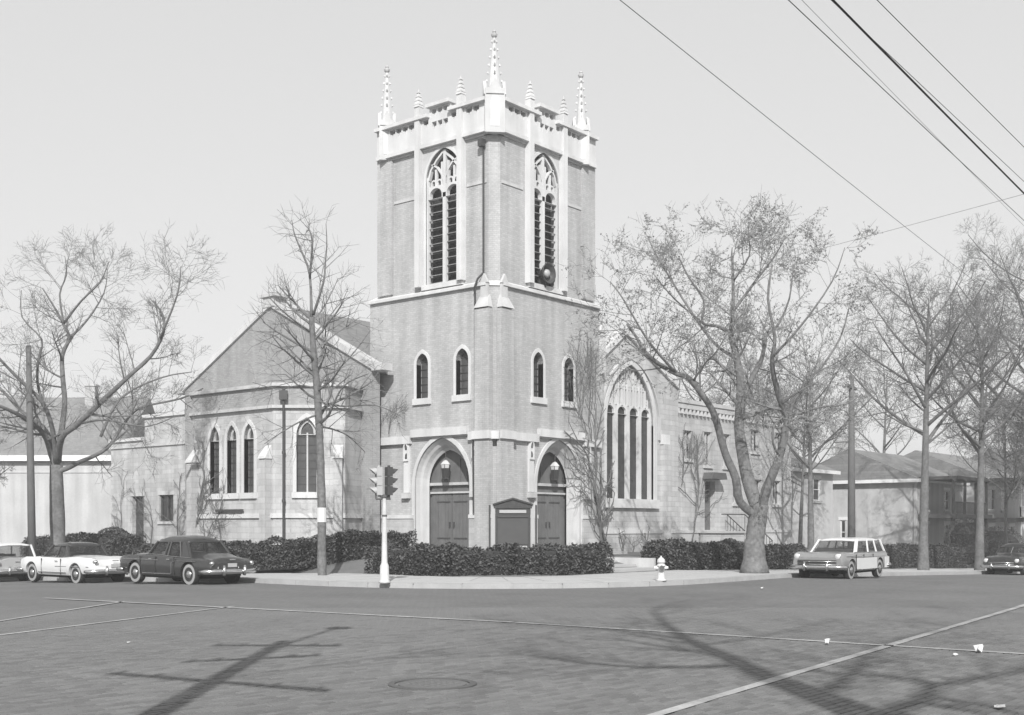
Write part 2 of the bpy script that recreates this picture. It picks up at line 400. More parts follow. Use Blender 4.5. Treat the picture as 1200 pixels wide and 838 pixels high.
# light string course steps round the doors at about z = 5.6
def segs(fr, L, z0, z1, pr, name='string_course', m='stone'):
    for a, b in L: P(MB().prism([[(a, z0), (b, z0), (b, z1), (a, z1)]], fr, -pr, -.002), name, m)
segs(LF, [(.05, 1.38), (4.82, LE + .05)], 5.52, 5.86, .17)
segs(RF, [(.05, 2.8), (6.22, RE - .02)], 5.52, 5.86, .17)
P(MB().prism([[(-.17, .05), (.05, -.17), (.1, .05)]], lambda u, v, w_: (u, v, w_), 5.52, 5.86), 'string_course', 'stone')
def shaft(fr, c):                                # slender flanking shaft with niche and corbel
    s = P(MB().prism([rect(c - .17, 3.35, c + .17, 5.5)], fr, -.09, -.002), 'door_shaft', 'stone')
    P(MB().prism([rect(c - .22, 3.1, c + .22, 3.33)], fr, -.2, -.002), 'corbel', 'stone2', s)
    for z in (4.85, 5.25): P(MB().prism([arch(c, .07, z, z + .14, z + .26, 4)], fr, -.1, -.092), 'niche', 'dark', s)
    P(MB().prism([arch(c, .15, 4.75, 5.3, 5.62, 4), arch(c, .10, 4.8, 5.28, 5.52, 4)], fr, -.15, -.092), 'hood', 'stone', s)
for c in (1.05, 5.1): shaft(LF, c)
for c in (2.35, 6.55): shaft(RF, c)
# base course
segs(LF, [(.05, 1.36), (4.64, LE + .08)], .2, 2.2, .12, 'base_course', 'base'); segs(RF, [(.05, 2.74), (6.06, RE - .02)], .2, 2.2, .12, 'base_course', 'base')
segs(LF, [(.05, 1.36), (4.64, LE + .1)], 2.2, 2.36, .16, 'water_table', 'stone'); segs(RF, [(.05, 2.74), (6.06, RE - .02)], 2.2, 2.36, .16, 'water_table', 'stone')

def slitwin(fr, c, hw):
    win = P(MB().prism([slit(c, hw - .02)], fr, .3, .33), 'window', 'leaded')
    ring(fr, c, hw, 7.5, 9.0, 9.48, .14, -.03, .29, 'frame', 'stone', win, 5)
    P(MB().prism([rect(c - hw - .18, 7.22, c + hw + .18, 7.49)], fr, -.1, .28), 'sill', 'stone', win)
    b = MB()
    for k in range(5): b.prism([rect(c - hw, 7.8 + k * .33, c + hw, 7.825 + k * .33)], fr, .27, .3)
    P(b, 'glazing_bar', 'iron', win)
for s in slL: slitwin(LF, *s)
for s in slR: slitwin(RF, *s)

# angle buttresses of the lower corner with their gabled caps
for fr in (LF, RF):
    P(MB().prism([rect(.12, .2, .92, 11.0)], fr, -.26, -.003), 'buttress', 'brick')
    P(MB().add([fr(.12, 11.05, -.32), fr(.92, 11.05, -.32), fr(.92, 11.05, 0), fr(.12, 11.05, 0), fr(.26, 11.5, -.1), fr(.8, 11.5, -.1), fr(.8, 11.6, 0), fr(.26, 11.6, 0)],
      [(3, 2, 1, 0), (4, 5, 6, 7), (0, 1, 5, 4), (1, 2, 6, 5), (2, 3, 7, 6), (3, 0, 4, 7)]), 'buttress_cap', 'stone2')
    P(MB().prism([rect(.02, 5.53, 1.0, 5.87)], fr, -.36, -.26), 'string_course', 'stone')
    P(MB().prism([rect(.32, 11.5, .72, 12.1)], fr, -.1, -.002).prism([[(.28, 12.1), (.76, 12.1), (.52, 12.5)]], fr, -.13, -.002), 'gablet', 'stone2')
# ledge
def sloped(fr, u0, u1, z0, z1, pr, name, m):
    P(MB().add([fr(u0, z0, -pr), fr(u1, z0, -pr), fr(u1, z0, .3), fr(u0, z0, .3), fr(u0, z0 + .12, -pr), fr(u1, z0 + .12, -pr), fr(u1, z1, .3), fr(u0, z1, .3)],
      [(3, 2, 1, 0), (4, 5, 6, 7), (0, 1, 5, 4), (1, 2, 6, 5), (2, 3, 7, 6), (3, 0, 4, 7)]), name, m)
sloped(LF, .42, LE + .02, 12.0, 12.36, .14, 'ledge', 'stone'); sloped(RF, .42, RE + .02, 12.0, 12.36, .14, 'ledge', 'stone')
P(MB().add([(-.05, .42, 12), (.42, -.05, 12), (.7, .7, 12), (0.1, .45, 12.3), (.45, 0.1, 12.3), (.7, .7, 12.3)], [(0, 1, 2), (3, 4, 5), (0, 1, 4, 3), (1, 2, 5, 4), (2, 0, 3, 5)]), 'ledge', 'stone')

# belfry stage
ZP = 18.45
UL, UR = 6.95, 7.1
cl, cr = 2.97, 3.42
LFb = shift(LF, .06); RFb = shift(RF, .06)
def lou(c): return arch(c, 1.04, 12.4, 17.0, 18.32)
wall(LFb, rect(.42, 12.0, UL, ZP), [lou(cl)], .5, 'brick', 'belfry_wall'); wall(RFb, rect(.42, 12.0, UR, ZP), [lou(cr)], .5, 'brick', 'belfry_wall')
P(MB().prism([[(.06, .44), (.44, .06), (.56, .44), (.44, .56)]], lambda u, v, w_: (u, v, w_), 12.02, ZP), 'corner_pier', 'brick')
P(MB().box((.56, UL - .5, 12), (UR, UL, ZP)).box((UR - .5, .56, 12.01), (UR - .002, UL - .5, ZP - .01)), 'belfry_wall', 'brick')
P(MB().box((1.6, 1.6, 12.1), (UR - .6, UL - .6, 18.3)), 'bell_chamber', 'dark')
segs(LFb, [(.5, 1.6), (4.6, 6.0)], 16.35, 16.48, .04, 'band', 'stone2'); segs(RFb, [(.5, 1.9), (4.8, 6.3)], 16.35, 16.48, .04, 'band', 'stone2')
# clasping strips at the far corners
P(MB().prism([rect(6.05, 12.3, UL + .05, ZP + .02)], LFb, -.10, -.002), 'corner_strip', 'brick'); P(MB().prism([rect(6.15, 12.3, UR + .05, ZP + .02)], RFb, -.10, -.002), 'corner_strip', 'brick')
def belfry_window(fr, c):
    win = ring(fr, c, 1.04, 12.38, 17.0, 18.32, .12, -.05, .12, 'belfry_window', 'stone')
    f2 = shift(fr, .13)
    # mullion and tracery
    P(MB().prism([rect(c - .09, 12.4, c + .09, 16.4)], f2, -.1, .06), 'mullion', 'stone', win)
    P(MB().prism([rect(c - 1.04, 12.4, c - .96, 17.2)], f2, -.1, .06), 'jamb', 'stone', win); P(MB().prism([rect(c + .96, 12.4, c + 1.04, 17.2)], f2, -.1, .06), 'jamb', 'stone', win)
    tr = MB().prism([[(c - .97, 16.2), (c + .97, 16.2), (c + .97, 16.75), (c - .97, 16.75)], arch(c - .51, .36, 16.21, 16.35, 16.66, 5), arch(c + .51, .36, 16.21, 16.35, 16.66, 5)], f2, -.1, .1)
    for k in (-1.5, -.5, .5, 1.5): 
        tt = c + k * .36; tr.prism([rect(tt - .05, 16.75, tt + .05, 17.9 - abs(k) * .28)], f2, -.06, .06)
    tr.prism([rect(c - .07, 16.75, c + .07, 18.25)], f2, -.09, .09)
    for k in (-1, 1):
        tr.prism([band([(c + k * .93, 17.05), (c + k * .8, 17.45), (c + k * .45, 17.85), (c, 18.2)][::1], .09)], f2, -.08, .08)
        tr.prism([band([(c, 16.9), (c + k * .2, 17.3), (c + k * .45, 17.6), (c + k * .75, 17.75)], .07)], f2, -.08, .08)
        for q in (-1, 1): tr.prism([arch(c + k * .51 + q * .17, .15, 16.72, 16.9, 17.05, 3), arch(c + k * .51 + q * .17, .09, 16.76, 16.9, 16.98, 3)], f2, -.05, .05)
    P(tr, 'tracery', 'stone', win)
    for k in (-1, 1):
        for i in range(11):
            z = 12.5 + i * .345
            u0, u1 = sorted((c + k * .09, c + k * .96))
            P(MB().add([f2(u0, z, -.02), f2(u1, z, -.02), f2(u1, z + .035, -.02), f2(u0, z + .035, -.02), f2(u0, z + .07, .2), f2(u1, z + .07, .2), f2(u1, z + .105, .2), f2(u0, z + .105, .2)],
                       [(0, 1, 2, 3), (7, 6, 5, 4), (0, 4, 5, 1), (1, 5, 6, 2), (2, 6, 7, 3), (3, 7, 4, 0)]), 'slat', 'slat', win)
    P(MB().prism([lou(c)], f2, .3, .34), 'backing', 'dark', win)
    P(MB().prism([[(c - 1.2, 12.22), (c + 1.2, 12.22), (c + 1.2, 12.44), (c - 1.2, 12.44)]], fr, -.16, .3), 'sill', 'stone', win)
    # raised stone surround between the pilasters
    P(MB().prism([rect(c - 1.32, 12.44, c + 1.32, ZP - .03), [(p[0], max(p[1], 12.46)) for p in arch(c, 1.155, 12.46, 17.0, 18.4)]], fr, -.03, -.002), 'surround', 'stone2', win)
belfry_window(LFb, cl); belfry_window(RFb, cr)
# parapet
def parapet(fr, E, c, pil):
    pr = .16
    P(MB().prism([rect(.3, ZP, E, ZP + .17)], fr, -pr - .08, .3), 'cornice', 'stone')
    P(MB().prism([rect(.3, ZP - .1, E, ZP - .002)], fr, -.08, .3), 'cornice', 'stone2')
    holes = []; body = [(.35, ZP + .17), (E, ZP + .17), (E, 19.72), (c + .62, 19.72), (c + .62, 20.12), (c - .62, 20.12), (c - .62, 19.72), (.35, 19.72)]
    def row(a, b, z):
        n = max(1, int(round((b - a) / .36))); wd = (b - a) / n
        for i in range(n):
            m = a + wd * (i + .5); holes.append([(m - wd * .42, z), (m - wd * .4, z - .2), (m - wd * .14, z - .2), (m, z - .38), (m + wd * .14, z - .2), (m + wd * .4, z - .2), (m + wd * .42, z)])
    p0, p1 = pil
    row(.75, p0 - .25, 19.66); row(p0 + .25, c - .65, 19.66); row(c + .65, p1 - .25, 19.66); row(p1 + .25, E - .8, 19.66); row(c - .52, c + .52, 20.06); row(c - .5, c + .5, 19.5)
    P(MB().prism([body] + holes, fr, -pr, .12), 'parapet', 'stone')
    P(MB().prism([rect(.4, ZP + .2, E - .1, 19.7)], fr, .125, .3), 'parapet_back', 'stone2')
    hl = MB()
    for a, b, z in ((.35, c - .6, 19.722), (c + .6, E, 19.722), (c - .7, c + .7, 20.122)): hl.prism([rect(a, z, b, z + .15)], fr, -pr - .2, .32)
    P(hl, 'coping', 'stone')
    for q in pil:
        pl_ = P(MB().prism([rect(q - .14, 12.38, q + .14, 20.3)], fr, -.3, -.002 if False else -.0), 'pilaster', 'stone')
        P(MB().add([fr(q - .16, 20.3, -.34), fr(q + .16, 20.3, -.34), fr(q + .16, 20.3, .0), fr(q - .16, 20.3, .0), fr(q, 21.15, -.17)], [(0, 1, 4), (1, 2, 4), (2, 3, 4), (3, 0, 4), (3, 2, 1, 0)]), 'pilaster_tip', 'stone', pl_)
        mbx = MB()
        for k in range(4):
            z = 20.4 + k * .18; r = .13 - k * .028; mbx.prism([rect(q - r - .03, z, q + r + .03, z + .05)], fr, -.17 - r - .03, -.17 + r + .03)
        P(mbx, 'crocket', 'stone', pl_)
parapet(LFb, UL, 3.05, (1.82, 4.32)); parapet(RFb, UR, 3.42, (2.22, 4.62))
P(MB().prism([rect(.5, ZP, UR - .4, 19.7)], lambda u, v, w_: (u, UL - .3 + w_, v), 0, .3).prism([rect(.5, ZP, UL - .4, 19.7)], lambda u, v, w_: (UR - .3 + w_, u, v), 0, .3), 'parapet', 'stone')
P(MB().box((.3, .3, ZP + .0), (UR - .3, UL - .3, ZP + .3)), 'tower_roof', 'slate')
def pinnacle(x, y, s, zb, zsp, zt, rot=45):
    a = rad(rot); ca, sa = math.cos(a), math.sin(a)
    def fr(u, v, w_): return (x + u * ca - w_ * sa, y + u * sa + w_ * ca, v)
    p = P(MB().prism([rect(-s, zb, s, zsp)], fr, -s, s), 'pinnacle', 'stone2')
    for k in range(4):
        b = a + k * math.pi / 2; c2, s2 = math.cos(b), math.sin(b)
        def f3(u, v, w_, c2=c2, s2=s2): return (x + u * c2 - w_ * s2, y + u * s2 + w_ * c2, v)
        P(MB().prism([[(-s * .9, zsp - .25), (s * .9, zsp - .25), (0, zsp + .42)]], f3, -s - .05, -s + .08), 'gablet', 'stone2', p)
        P(MB().prism([arch(0, s * .45, zb + .25, zsp - .6, zsp - .3, 4)], f3, -s - .012, -s - .002), 'panel', 'stone', p)
    sp = s * .62
    P(MB().lathe([(sp, zsp - .02), (sp * .8, zsp + .5), (.05, zt - .25), (.035, zt - .12)], (x, y, 0), 8), 'spirelet', 'stone', p)
    n = 6
    for i in range(n):
        t = (i + .7) / n; z = zsp + .15 + (zt - .55 - zsp) * t; r = sp * (1 - t) + .06
        m = MB()
        for k in range(4):
            b = a + math.pi / 4 * 0 + k * math.pi / 2; cx, cy = x + math.cos(b) * r, y + math.sin(b) * r
            m.add([(cx, cy, z - .06), (cx + .09 * math.cos(b), cy + .09 * math.sin(b), z + .05), (cx, cy, z + .12), (cx + .05 * -math.sin(b), cy + .05 * math.cos(b), z), (cx - .05 * -math.sin(b), cy - .05 * math.cos(b), z)],
                  [(0, 1, 3), (1, 2, 3), (0, 4, 1), (1, 4, 2), (0, 3, 4), (2, 4, 3)])
        P(m, 'crocket', 'stone2' if i % 2 else 'stone', p)
    P(MB().lathe([(.02, zt - .34), (.12, zt - .24), (.15, zt - .16), (.05, zt - .1), (.09, zt - .04), (.02, zt + .02)], (x, y, 0), 8), 'finial', 'stone2', p)
pinnacle(.26, .26, .42, 18.35, 20.2, 22.75)
pinnacle(.12, UL - .42, .34, 18.4, 20.2, 22.75); pinnacle(UR - .85, .12, .34, 18.4, 20.2, 22.75); pinnacle(UR - .4, UL - .4, .34, 18.4, 20.2, 22.75)
# rain pipe down the left of the corner
P(MB().tube([(-.02, .62, 17.9), (-.02, .62, 12.55)], .05).tube([(-.02, .62, 12.55), (-.2, .78, 12.3), (-.2, .98, 11.9), (-.1, 1.02, 11.7)], .05).tube([(-.1, 1.02, 11.7), (-.1, 1.02, 6.0)], .05).tube([(-.24, 1.02, 5.5), (-.2, 1.0, 2.4)], .05), 'rain_pipe', 'iron')
P(MB().box((-.26, .5, 17.85), (-.02, .74, 18.15)), 'rainwater_head', 'iron')

# left gable (nave end behind the bay)
GX = -1.0; gy0, gy1, gz, ga = 6.35, 20.3, 8.9, 12.55; gm_ = (gy0 + gy1) / 2
fr = lambda u, v, w_: (GX + w_, u, v)
wall(fr, [(gy0, .2), (gy1, .2), (gy1, gz), (gm_, ga), (gy0, gz)], [], .5, 'gable', 'gable_wall')
P(MB().prism([[(gy0 - .1, gz - .05), (gm_, ga - .08), (gm_, ga + .24), (gy0 - .1, gz + .27)]], fr, -.12, .55).prism([[(gy0 - .75, gz - .12), (gy0 - .1, gz - .12), (gy0 - .1, gz + .27), (gy0 - .75, gz + .2)]], fr, -.13, .55), 'gable_coping', 'stone2')
P(MB().prism([[(gy1 + .1, gz - .05), (gy1 + .1, gz + .27), (gm_, ga + .242), (gm_, ga - .078)]], fr, -.12, .55).prism([[(gy1 + .1, gz - .12), (gy1 + .8, gz - .12), (gy1 + .8, gz + .18), (gy1 + .1, gz + .27)]], fr, -.13, .55), 'gable_coping', 'stone')
P(MB().prism([rect(gm_ - .4, ga - .12, gm_ + .42, ga + .36)], fr, -.16, .6), 'apex_stone', 'stone2')
P(MB().prism([rect(gm_ - .62, ga + .36, gm_ + .62, ga + .5)], fr, -.26, .66), 'apex_cap', 'stone2')
for s, ye in ((1, gy1), (-1, gy0)):
    P(MB().add([(GX + .5, gm_, ga + .05), (22, gm_, ga + .05), (22, ye, gz + .05), (GX + .5, ye, gz + .05), (GX + .5, gm_, ga - .15), (22, gm_, ga - .15), (22, ye, gz - .15), (GX + .5, ye, gz - .15)],
               [(0, 1, 2, 3), (7, 6, 5, 4), (0, 4, 5, 1), (2, 6, 7, 3), (0, 3, 7, 4), (1, 5, 6, 2)]), 'roof', 'slate')
P(MB().box((GX + .5, gy1 - .4, .2), (22, gy1 - .1, gz)), 'nave_wall', 'brick'); P(MB().box((GX + .5, gy0 + 1.2, .2), (22, gy0 + 1.5, gz)), 'nave_wall', 'brick')

# polygonal bay in front of it
Pa = (-4.6, 14.6); Pb = (-4.6, 8.75); Pc = (-2.6, 6.35); Pd = (0.0, 7.45); Pz = (-2.6, 17.1); Py = (-1.0, 17.1)
def wfr(p, q): return frame(p[0], p[1], q[0] - p[0], q[1] - p[1], 1)
FA = wfr(Pa, Pb); FB = wfr(Pb, Pc); FC = wfr(Pc, Pd); FZ = wfr(Pz, Pa)
LA = 5.85; LB = math.hypot(2.0, 2.4); LC = math.hypot(2.6, 1.1); LZ = math.hypot(2, 2.5)
lan = [14.6 - 12.89, 14.6 - 11.63, 14.6 - 10.41]
def la(c): return arch(c, .36, 3.35, 5.75, 6.42, 6)
bl = arch(1.45, .44, 3.35, 5.85, 6.6, 6)
base_w = [(rect(c - .32, .72, c + .32, 1.22)) for c in (2.2, 3.3, 4.6)]
wall(FA, rect(0, .1, LA, 7.0), [la(c) for c in lan] + base_w[:2], .45, 'base', 'bay_wall')
wall(FB, rect(.0, .1, LB, 7.0), [bl, rect(1.0, .72, 1.8, 1.22)], .45, 'base', 'bay_wall')
wall(FC, rect(0, .1, LC, 7.0), [], .45, 'base', 'bay_wall'); wall(FZ, rect(0, .1, LZ, 7.0), [], .45, 'base', 'bay_wall')
for f, L in ((FA, LA), (FB, LB), (FC, LC), (FZ, LZ)):
    P(MB().prism([rect(-.04, 7.0, L + .04, 7.13)], f, -.16, .4), 'string_course', 'stone2'); P(MB().prism([rect(0, 7.13, L, 7.95)], f, -.0, .35), 'bay_parapet', 'gable')
    P(MB().prism([rect(-.03, 7.95, L + .03, 8.1)], f, -.14, .45), 'coping', 'stone2')
    P(MB().prism([rect(-.03, 2.22, L + .03, 2.42)], f, -.09, -.002), 'water_table', 'stone')
    P(MB().prism([rect(0, .1, L, .7)], f, -.1, -.002), 'plinth', 'base')
P(MB().add([(-4.4, 14.5, 7.98), (-4.4, 8.8, 7.98), (-2.5, 6.5, 7.98), (-.6, 7.4, 8.0), (-1.0, 17.0, 8.3), (-2.5, 16.9, 7.98), (-1.0, 8, 8.4)], [(0, 1, 6, 4), (1, 2, 3, 6), (0, 4, 5)]), 'bay_roof', 'slate')
P(MB().prism([[(-4.1, 14.4), (-4.1, 8.9), (-2.4, 6.9), (-.3, 7.8), (-1.0, 16.6), (-2.4, 16.7)]], lambda u, v, w_: (u, v, w_), .15, 7.4), 'interior', 'dark')
def lancet(f, c, hw, z0, zs, za, kind):
    win = P(MB().prism([arch(c, hw - .01, z0, zs, za, 6)], f, .26, .3), 'lancet_window', 'leaded')
    ring(f, c, hw, z0, zs, za, .16, -.04, .25, 'frame', 'stone', win, 6)
    P(MB().prism([rect(c - hw - .2, z0 - .26, c + hw + .2, z0 - .01)], f, -.1, .25), 'sill', 'stone', win)
    b = MB()
    for k in range(7): b.prism([rect(c - hw, z0 + .35 + k * .34, c + hw, z0 + .37 + k * .34)], f, .235, .262)
    P(b, 'glazing_bar', 'iron', win)
    t = MB().prism([arch(c, hw - .02, zs, zs + .05, za - .03, 6), arch(c, hw * .62, zs + .03, zs + .1, za - .2, 5)], f, .16, .24)
    if kind: t.prism([rect(c - .035, z0, c + .035, zs + .1)], f, .18, .24)
    P(t, 'tracery', 'stone2', win)
for c in lan: lancet(FA, c, .36, 3.35, 5.75, 6.42, 0)
lancet(FB, 1.45, .44, 3.35, 5.85, 6.6, 1)
for f, c, hw in ((FA, 2.2, .32), (FA, 3.3, .32), (FB, 1.4, .4)): P(MB().prism([rect(c - hw + .01, .73, c + hw - .01, 1.21)], f, .2, .24), 'basement_window', 'dark')
def butt(f, c, hw=.2, top=5.1):
    P(MB().prism([rect(c - hw, .1, c + hw, top - .3)], f, -.38, -.003), 'buttress', 'base')
    P(MB().add([f(c - hw - .04, top - .3, -.44), f(c + hw + .04, top - .3, -.44), f(c + hw + .04, top - .3, -.004), f(c - hw - .04, top - .3, -.004), f(c - hw, top - .18, -.42), f(c + hw, top - .18, -.42), f(c + hw, top + .3, -.02), f(c - hw, top + .3, -.02)],
      [(3, 2, 1, 0), (4, 5, 6, 7), (0, 1, 5, 4), (1, 2, 6, 5), (2, 3, 7, 6), (3, 0, 4, 7)]), 'buttress_cap', 'stone')
butt(FA, LA - .3); butt(FB, LB - .28); butt(FA, .25)
P(MB().tube([FB(.48, 7.9, -.16), FB(.48, .6, -.16)], .06, 8), 'rain_pipe', 'iron'); P(MB().prism([rect(.3, 7.35, .66, 7.75)], FB, -.3, -.17), 'rainwater_head', 'iron')
P(MB().lathe([(.085, 0), (.085, .12)], FB(.48, 2.9, -.16), 8).lathe([(.085, 0), (.085, .12)], FB(.48, 5.0, -.16), 8), 'pipe_collar', 'iron')
P(MB().prism([rect(2.0, 2.52, 3.9, 2.62)], FA, -.22, -.09), 'iron_rail', 'iron')
# tower foot left flank pier
P(MB().prism([rect(LE - .02, .2, LE + .3, 5.5)], LF, .05, .6), 'buttress', 'brick')

# nave front with the big traceried window, on the right street
ny_ = .3; NF = shift(RF, ny_); cb = 10.55; hb = 2.08
nav = [(7.2, .1), (15.0, .1), (15.0, 8.9), (14.3, 9.2), (10.1, 11.2), (8.1, 9.8), (7.2, 9.8)]
wall(NF, nav, [arch(cb, hb, 3.2, 6.9, 9.75)], .5, 'gable' if False else 'base', 'nave_front')
P(MB().prism([[(8.1, 9.8), (10.1, 11.2), (10.1, 11.5), (7.95, 10.0)]], NF, -.14, .6).prism([[(10.1, 11.2), (14.3, 9.2), (14.35, 9.5), (10.1, 11.498)]], NF, -.14, .6).prism([rect(7.58, 9.8, 8.1, 10.05)], NF, -.14, .6).prism([[(14.3, 9.2), (15.05, 8.9), (15.05, 9.15), (14.35, 9.5)]], NF, -.139, .6), 'gable_coping', 'stone')
P(MB().prism([rect(7.56, 9.0, 8.05, 10.95)], NF, -.3, .3).prism([[(7.5, 10.95), (8.1, 10.95), (7.8, 11.4)]], NF, -.35, .35), 'kneeler', 'stone')
P(MB().box((7.6, ny_ + .5, 8.8), (15.0, 12, 9.0)), 'nave_roof', 'slate')
P(MB().add([(10.1, ny_ + .5, 11.15), (10.1, 14, 11.15), (15.1, 14, 8.8), (15.1, ny_ + .5, 8.8)], [(0, 1, 2, 3)]).add([(10.1, ny_ + .5, 11.15), (10.1, 14, 11.15), (7.4, 14, 9.5), (7.4, ny_ + .5, 9.5)], [(3, 2, 1, 0)]), 'nave_roof', 'slate')
P(MB().box((14.5, ny_ + .5, .1), (15.0, 14, 8.8)), 'nave_wall', 'base')
P(MB().box((7.6, ny_ + 1.2, .1), (14.4, ny_ + 1.4, 8.8)), 'interior', 'dark')
bigw = ring(NF, cb, hb, 3.15, 6.9, 9.75, .24, -.08, .16, 'great_window', 'stone')
P(MB().prism([arch(cb, hb - .01, 3.2, 6.9, 9.74)], NF, .26, .3), 'glass', 'glass', bigw)
ring(NF, cb, hb + .42, 6.2, 6.9, 10.0, .1, -.12, -.0, 'hood_mould', 'stone2', bigw)
P(MB().prism([rect(cb - hb - .35, 2.75, cb + hb + .35, 3.18)], NF, -.16, .42), 'sill', 'stone', bigw)
f2 = shift(NF, .1)
def aw(u):                                       # arch height at u
    h = 9.75 - 6.9; R = (hb * hb + h * h) / (2 * hb); d = abs(u - cb); x = d + R - hb
    return 6.9 + math.sqrt(max(0, R * R - x * x))
for k in range(-2, 3):
    u = cb + k * hb / 2 * .985
    wd = .125
    if abs(k) == 2: u0, u1 = (u - .02, u + .16) if k < 0 else (u - .16, u + .02)
    else: u0, u1 = u - wd, u + wd
    P(MB().prism([rect(u0, 3.18, u1, 7.55)], f2, 0, .15), 'mullion', 'stone', bigw)
tr = MB()
for k in range(4):
    c = cb + (k - 1.5) * hb / 2
    tr.prism([[(c - .53, 7.3), (c + .53, 7.3), (c + .53, 7.75), (c - .53, 7.75)], arch(c, .36, 7.31, 7.4, 7.68, 4)], f2, .02, .14)
for k in range(-7, 8):
    u = cb + k * hb / 8 * .985
    top = aw(u) - .02
    z0 = 7.7
    if top > z0 + .1: tr.prism([rect(u - .045, z0, u + .045, top)], f2, .05 if k % 2 else .02, .15)
for k in range(8):
    c = cb + (k - 3.5) * hb / 4 * .97
    zt_ = min(8.75, aw(c) - .1)
    if zt_ > 8.1: tr.prism([[(c - .24, zt_ - .2), (c + .24, zt_ - .2), (c + .24, zt_ + .0), (c - .24, zt_ + .0)], arch(c, .17, zt_ - .19, zt_ - .14, zt_ - .03, 3)], f2, .07, .14)
P(tr, 'tracery', 'stone', bigw)
segs(NF, [(7.62, 15.0)], 1.5, 1.7, .12, 'water_table', 'stone'); segs(NF, [(7.62, 15.0)], .1, 1.5, .08, 'base_course', 'base')
P(MB().prism([rect(7.56, 2.0, 8.05, 9.0)], NF, -.22, -.002), 'buttress', 'base'); P(MB().prism([rect(13.3, .1, 13.85, 6.0)], NF, -.3, -.002), 'buttress', 'base')
P(MB().prism([[(13.25, 6.0), (13.9, 6.0), (13.9, 6.5), (13.25, 6.5)]], NF, -.2, -.002), 'buttress_cap', 'stone')
P(MB().prism([rect(8.05, 3.18 - .6, 8.3, 9.0)], NF, -.06, -.002), 'surround', 'stone'); 
# ------------------------------------------------------------------ church wing on the far left and the parish house on the right
def generic_window(fr, u0, u1, z0, z1, root, dep=.18, frame_m='white', lights=2, bars=1, sill=True, lintel='stone2', glass='glass'):
    w_ = P(MB().prism([rect(u0 + .005, z0 + .005, u1 - .005, z1 - .005)], fr, dep, dep + .03), 'window', glass, root)
    t = .07; fm = MB().prism([rect(u0 + .002, z0 + .002, u1 - .002, z1 - .002), rect(u0 + t, z0 + t, u1 - t, z1 - t)], fr, dep - .08, dep - .002)
    P(fm, 'frame', frame_m, w_)
    for k in range(1, lights):
        u = u0 + (u1 - u0) * k / lights; P(MB().prism([rect(u - .04, z0 + t, u + .04, z1 - t)], fr, dep - .09, dep - .003), 'mullion', frame_m, w_)
    for k in range(1, bars + 1):
        z = z0 + (z1 - z0) * k / (bars + 1); P(MB().prism([rect(u0 + t, z - .025, u1 - t, z + .025)], fr, dep - .05, dep - .004), 'sash_bar', frame_m, w_)
    if sill: P(MB().prism([rect(u0 - .12, z0 - .16, u1 + .12, z0 - .003)], fr, -.09, dep), 'sill', 'stone2', w_)
    if lintel: P(MB().prism([rect(u0 - .14, z1 + .003, u1 + .14, z1 + .22)], fr, -.03, dep), 'lintel', lintel, w_)
    return w_
wing = thing('church_wing', 'low flat roofed stone wing with a dark narrow door, behind the left gable', 'church wing', (3, 27, .4))
wing.location = (0, 0, 0)
WF = lambda u, v, w_: (3 + w_, u, v)
wall(WF, [(20.4, .1), (33.6, .1), (33.6, 7.0), (30.0, 7.0), (30.0, 8.3), (20.4, 8.3)], [rect(30.1, .7, 31.3, 3.66), rect(27.1, 2.15, 28.5, 3.7)], .4, 'base', 'wall', wing)
P(MB().prism([rect(20.3, 8.3, 30.12, 8.5)], WF, -.12, .45).prism([rect(30.125, 7.0, 33.7, 7.2)], WF, -.12, .45), 'coping', 'stone', wing)
P(MB().prism([rect(20.3, 6.6, 33.66, 6.75)], WF, -.08, -.002), 'string_course', 'stone2', wing)
P(MB().box((3.4, 20.4, .1), (12, 20.8, 8.3)).box((3.4, 33.2, .1), (12, 33.6, 7.0)).box((3.4, 20.8, 6.6), (12, 33.2, 6.9)), 'wall', 'base', wing)
generic_window(WF, 27.1, 28.5, 2.15, 3.7, wing, frame_m='darktrim', bars=0)
d_ = P(MB().prism([rect(30.11, .71, 31.29, 3.65)], WF, .25, .3), 'door', 'iron', wing); P(MB().prism([rect(29.98, 3.67, 31.42, 3.88)], WF, -.05, .3), 'lintel', 'stone2', wing)
P(MB().prism([rect(30.2, 1.7, 30.28, 1.9)], WF, .2, .25), 'handle', 'chrome', d_)

parish = thing('parish_house', 'two storey pale stone parish house with a corbelled parapet right of the great window', 'parish house')
PY = .55; PF = shift(RF, PY); px0, px1 = 15.05, 28.3
pw = [(18.05, 18.75, 5.15, 6.95), (20.1, 20.8, 5.15, 6.95), (23.3, 24.2, 6.15, 7.4), (23.6, 24.5, 3.15, 4.55), (25.95, 26.85, 3.15, 4.55), (21.2, 22.0, 3.15, 4.55), (26.3, 27.1, 6.15, 7.4), (16.0, 16.7, 5.4, 6.9)]
wall(PF, rect(px0, .1, px1, 8.3), [rect(a, c, b, d) for a, b, c, d in pw] + [rect(18.1, 1.6, 19.2, 4.3)], .4, 'base', 'wall', parish)
for a, b, c, d in pw: generic_window(PF, a, b, c, d, parish, frame_m='stone2', bars=1 if d - c > 1.5 else 0)
P(MB().prism([rect(px0, 8.3, px1 + .1, 8.5)], PF, -.24, .45), 'coping', 'stone2', parish)
for k in range(34): P(MB().prism([rect(px0 + .1 + k * .39, 7.75, px0 + .26 + k * .39, 8.02)], PF, -.16, -.002), 'corbel', 'stone', parish)
P(MB().prism([rect(px0, 8.02, px1 + .06, 8.298)], PF, -.18, -.002), 'cornice', 'stone2', parish)
P(MB().prism([rect(px0, .1, px1 + .06, 1.5)], PF, -.06, -.002).prism([rect(px0, 1.5, px1 + .1, 1.66)], PF, -.11, -.002), 'plinth', 'stone2', parish)
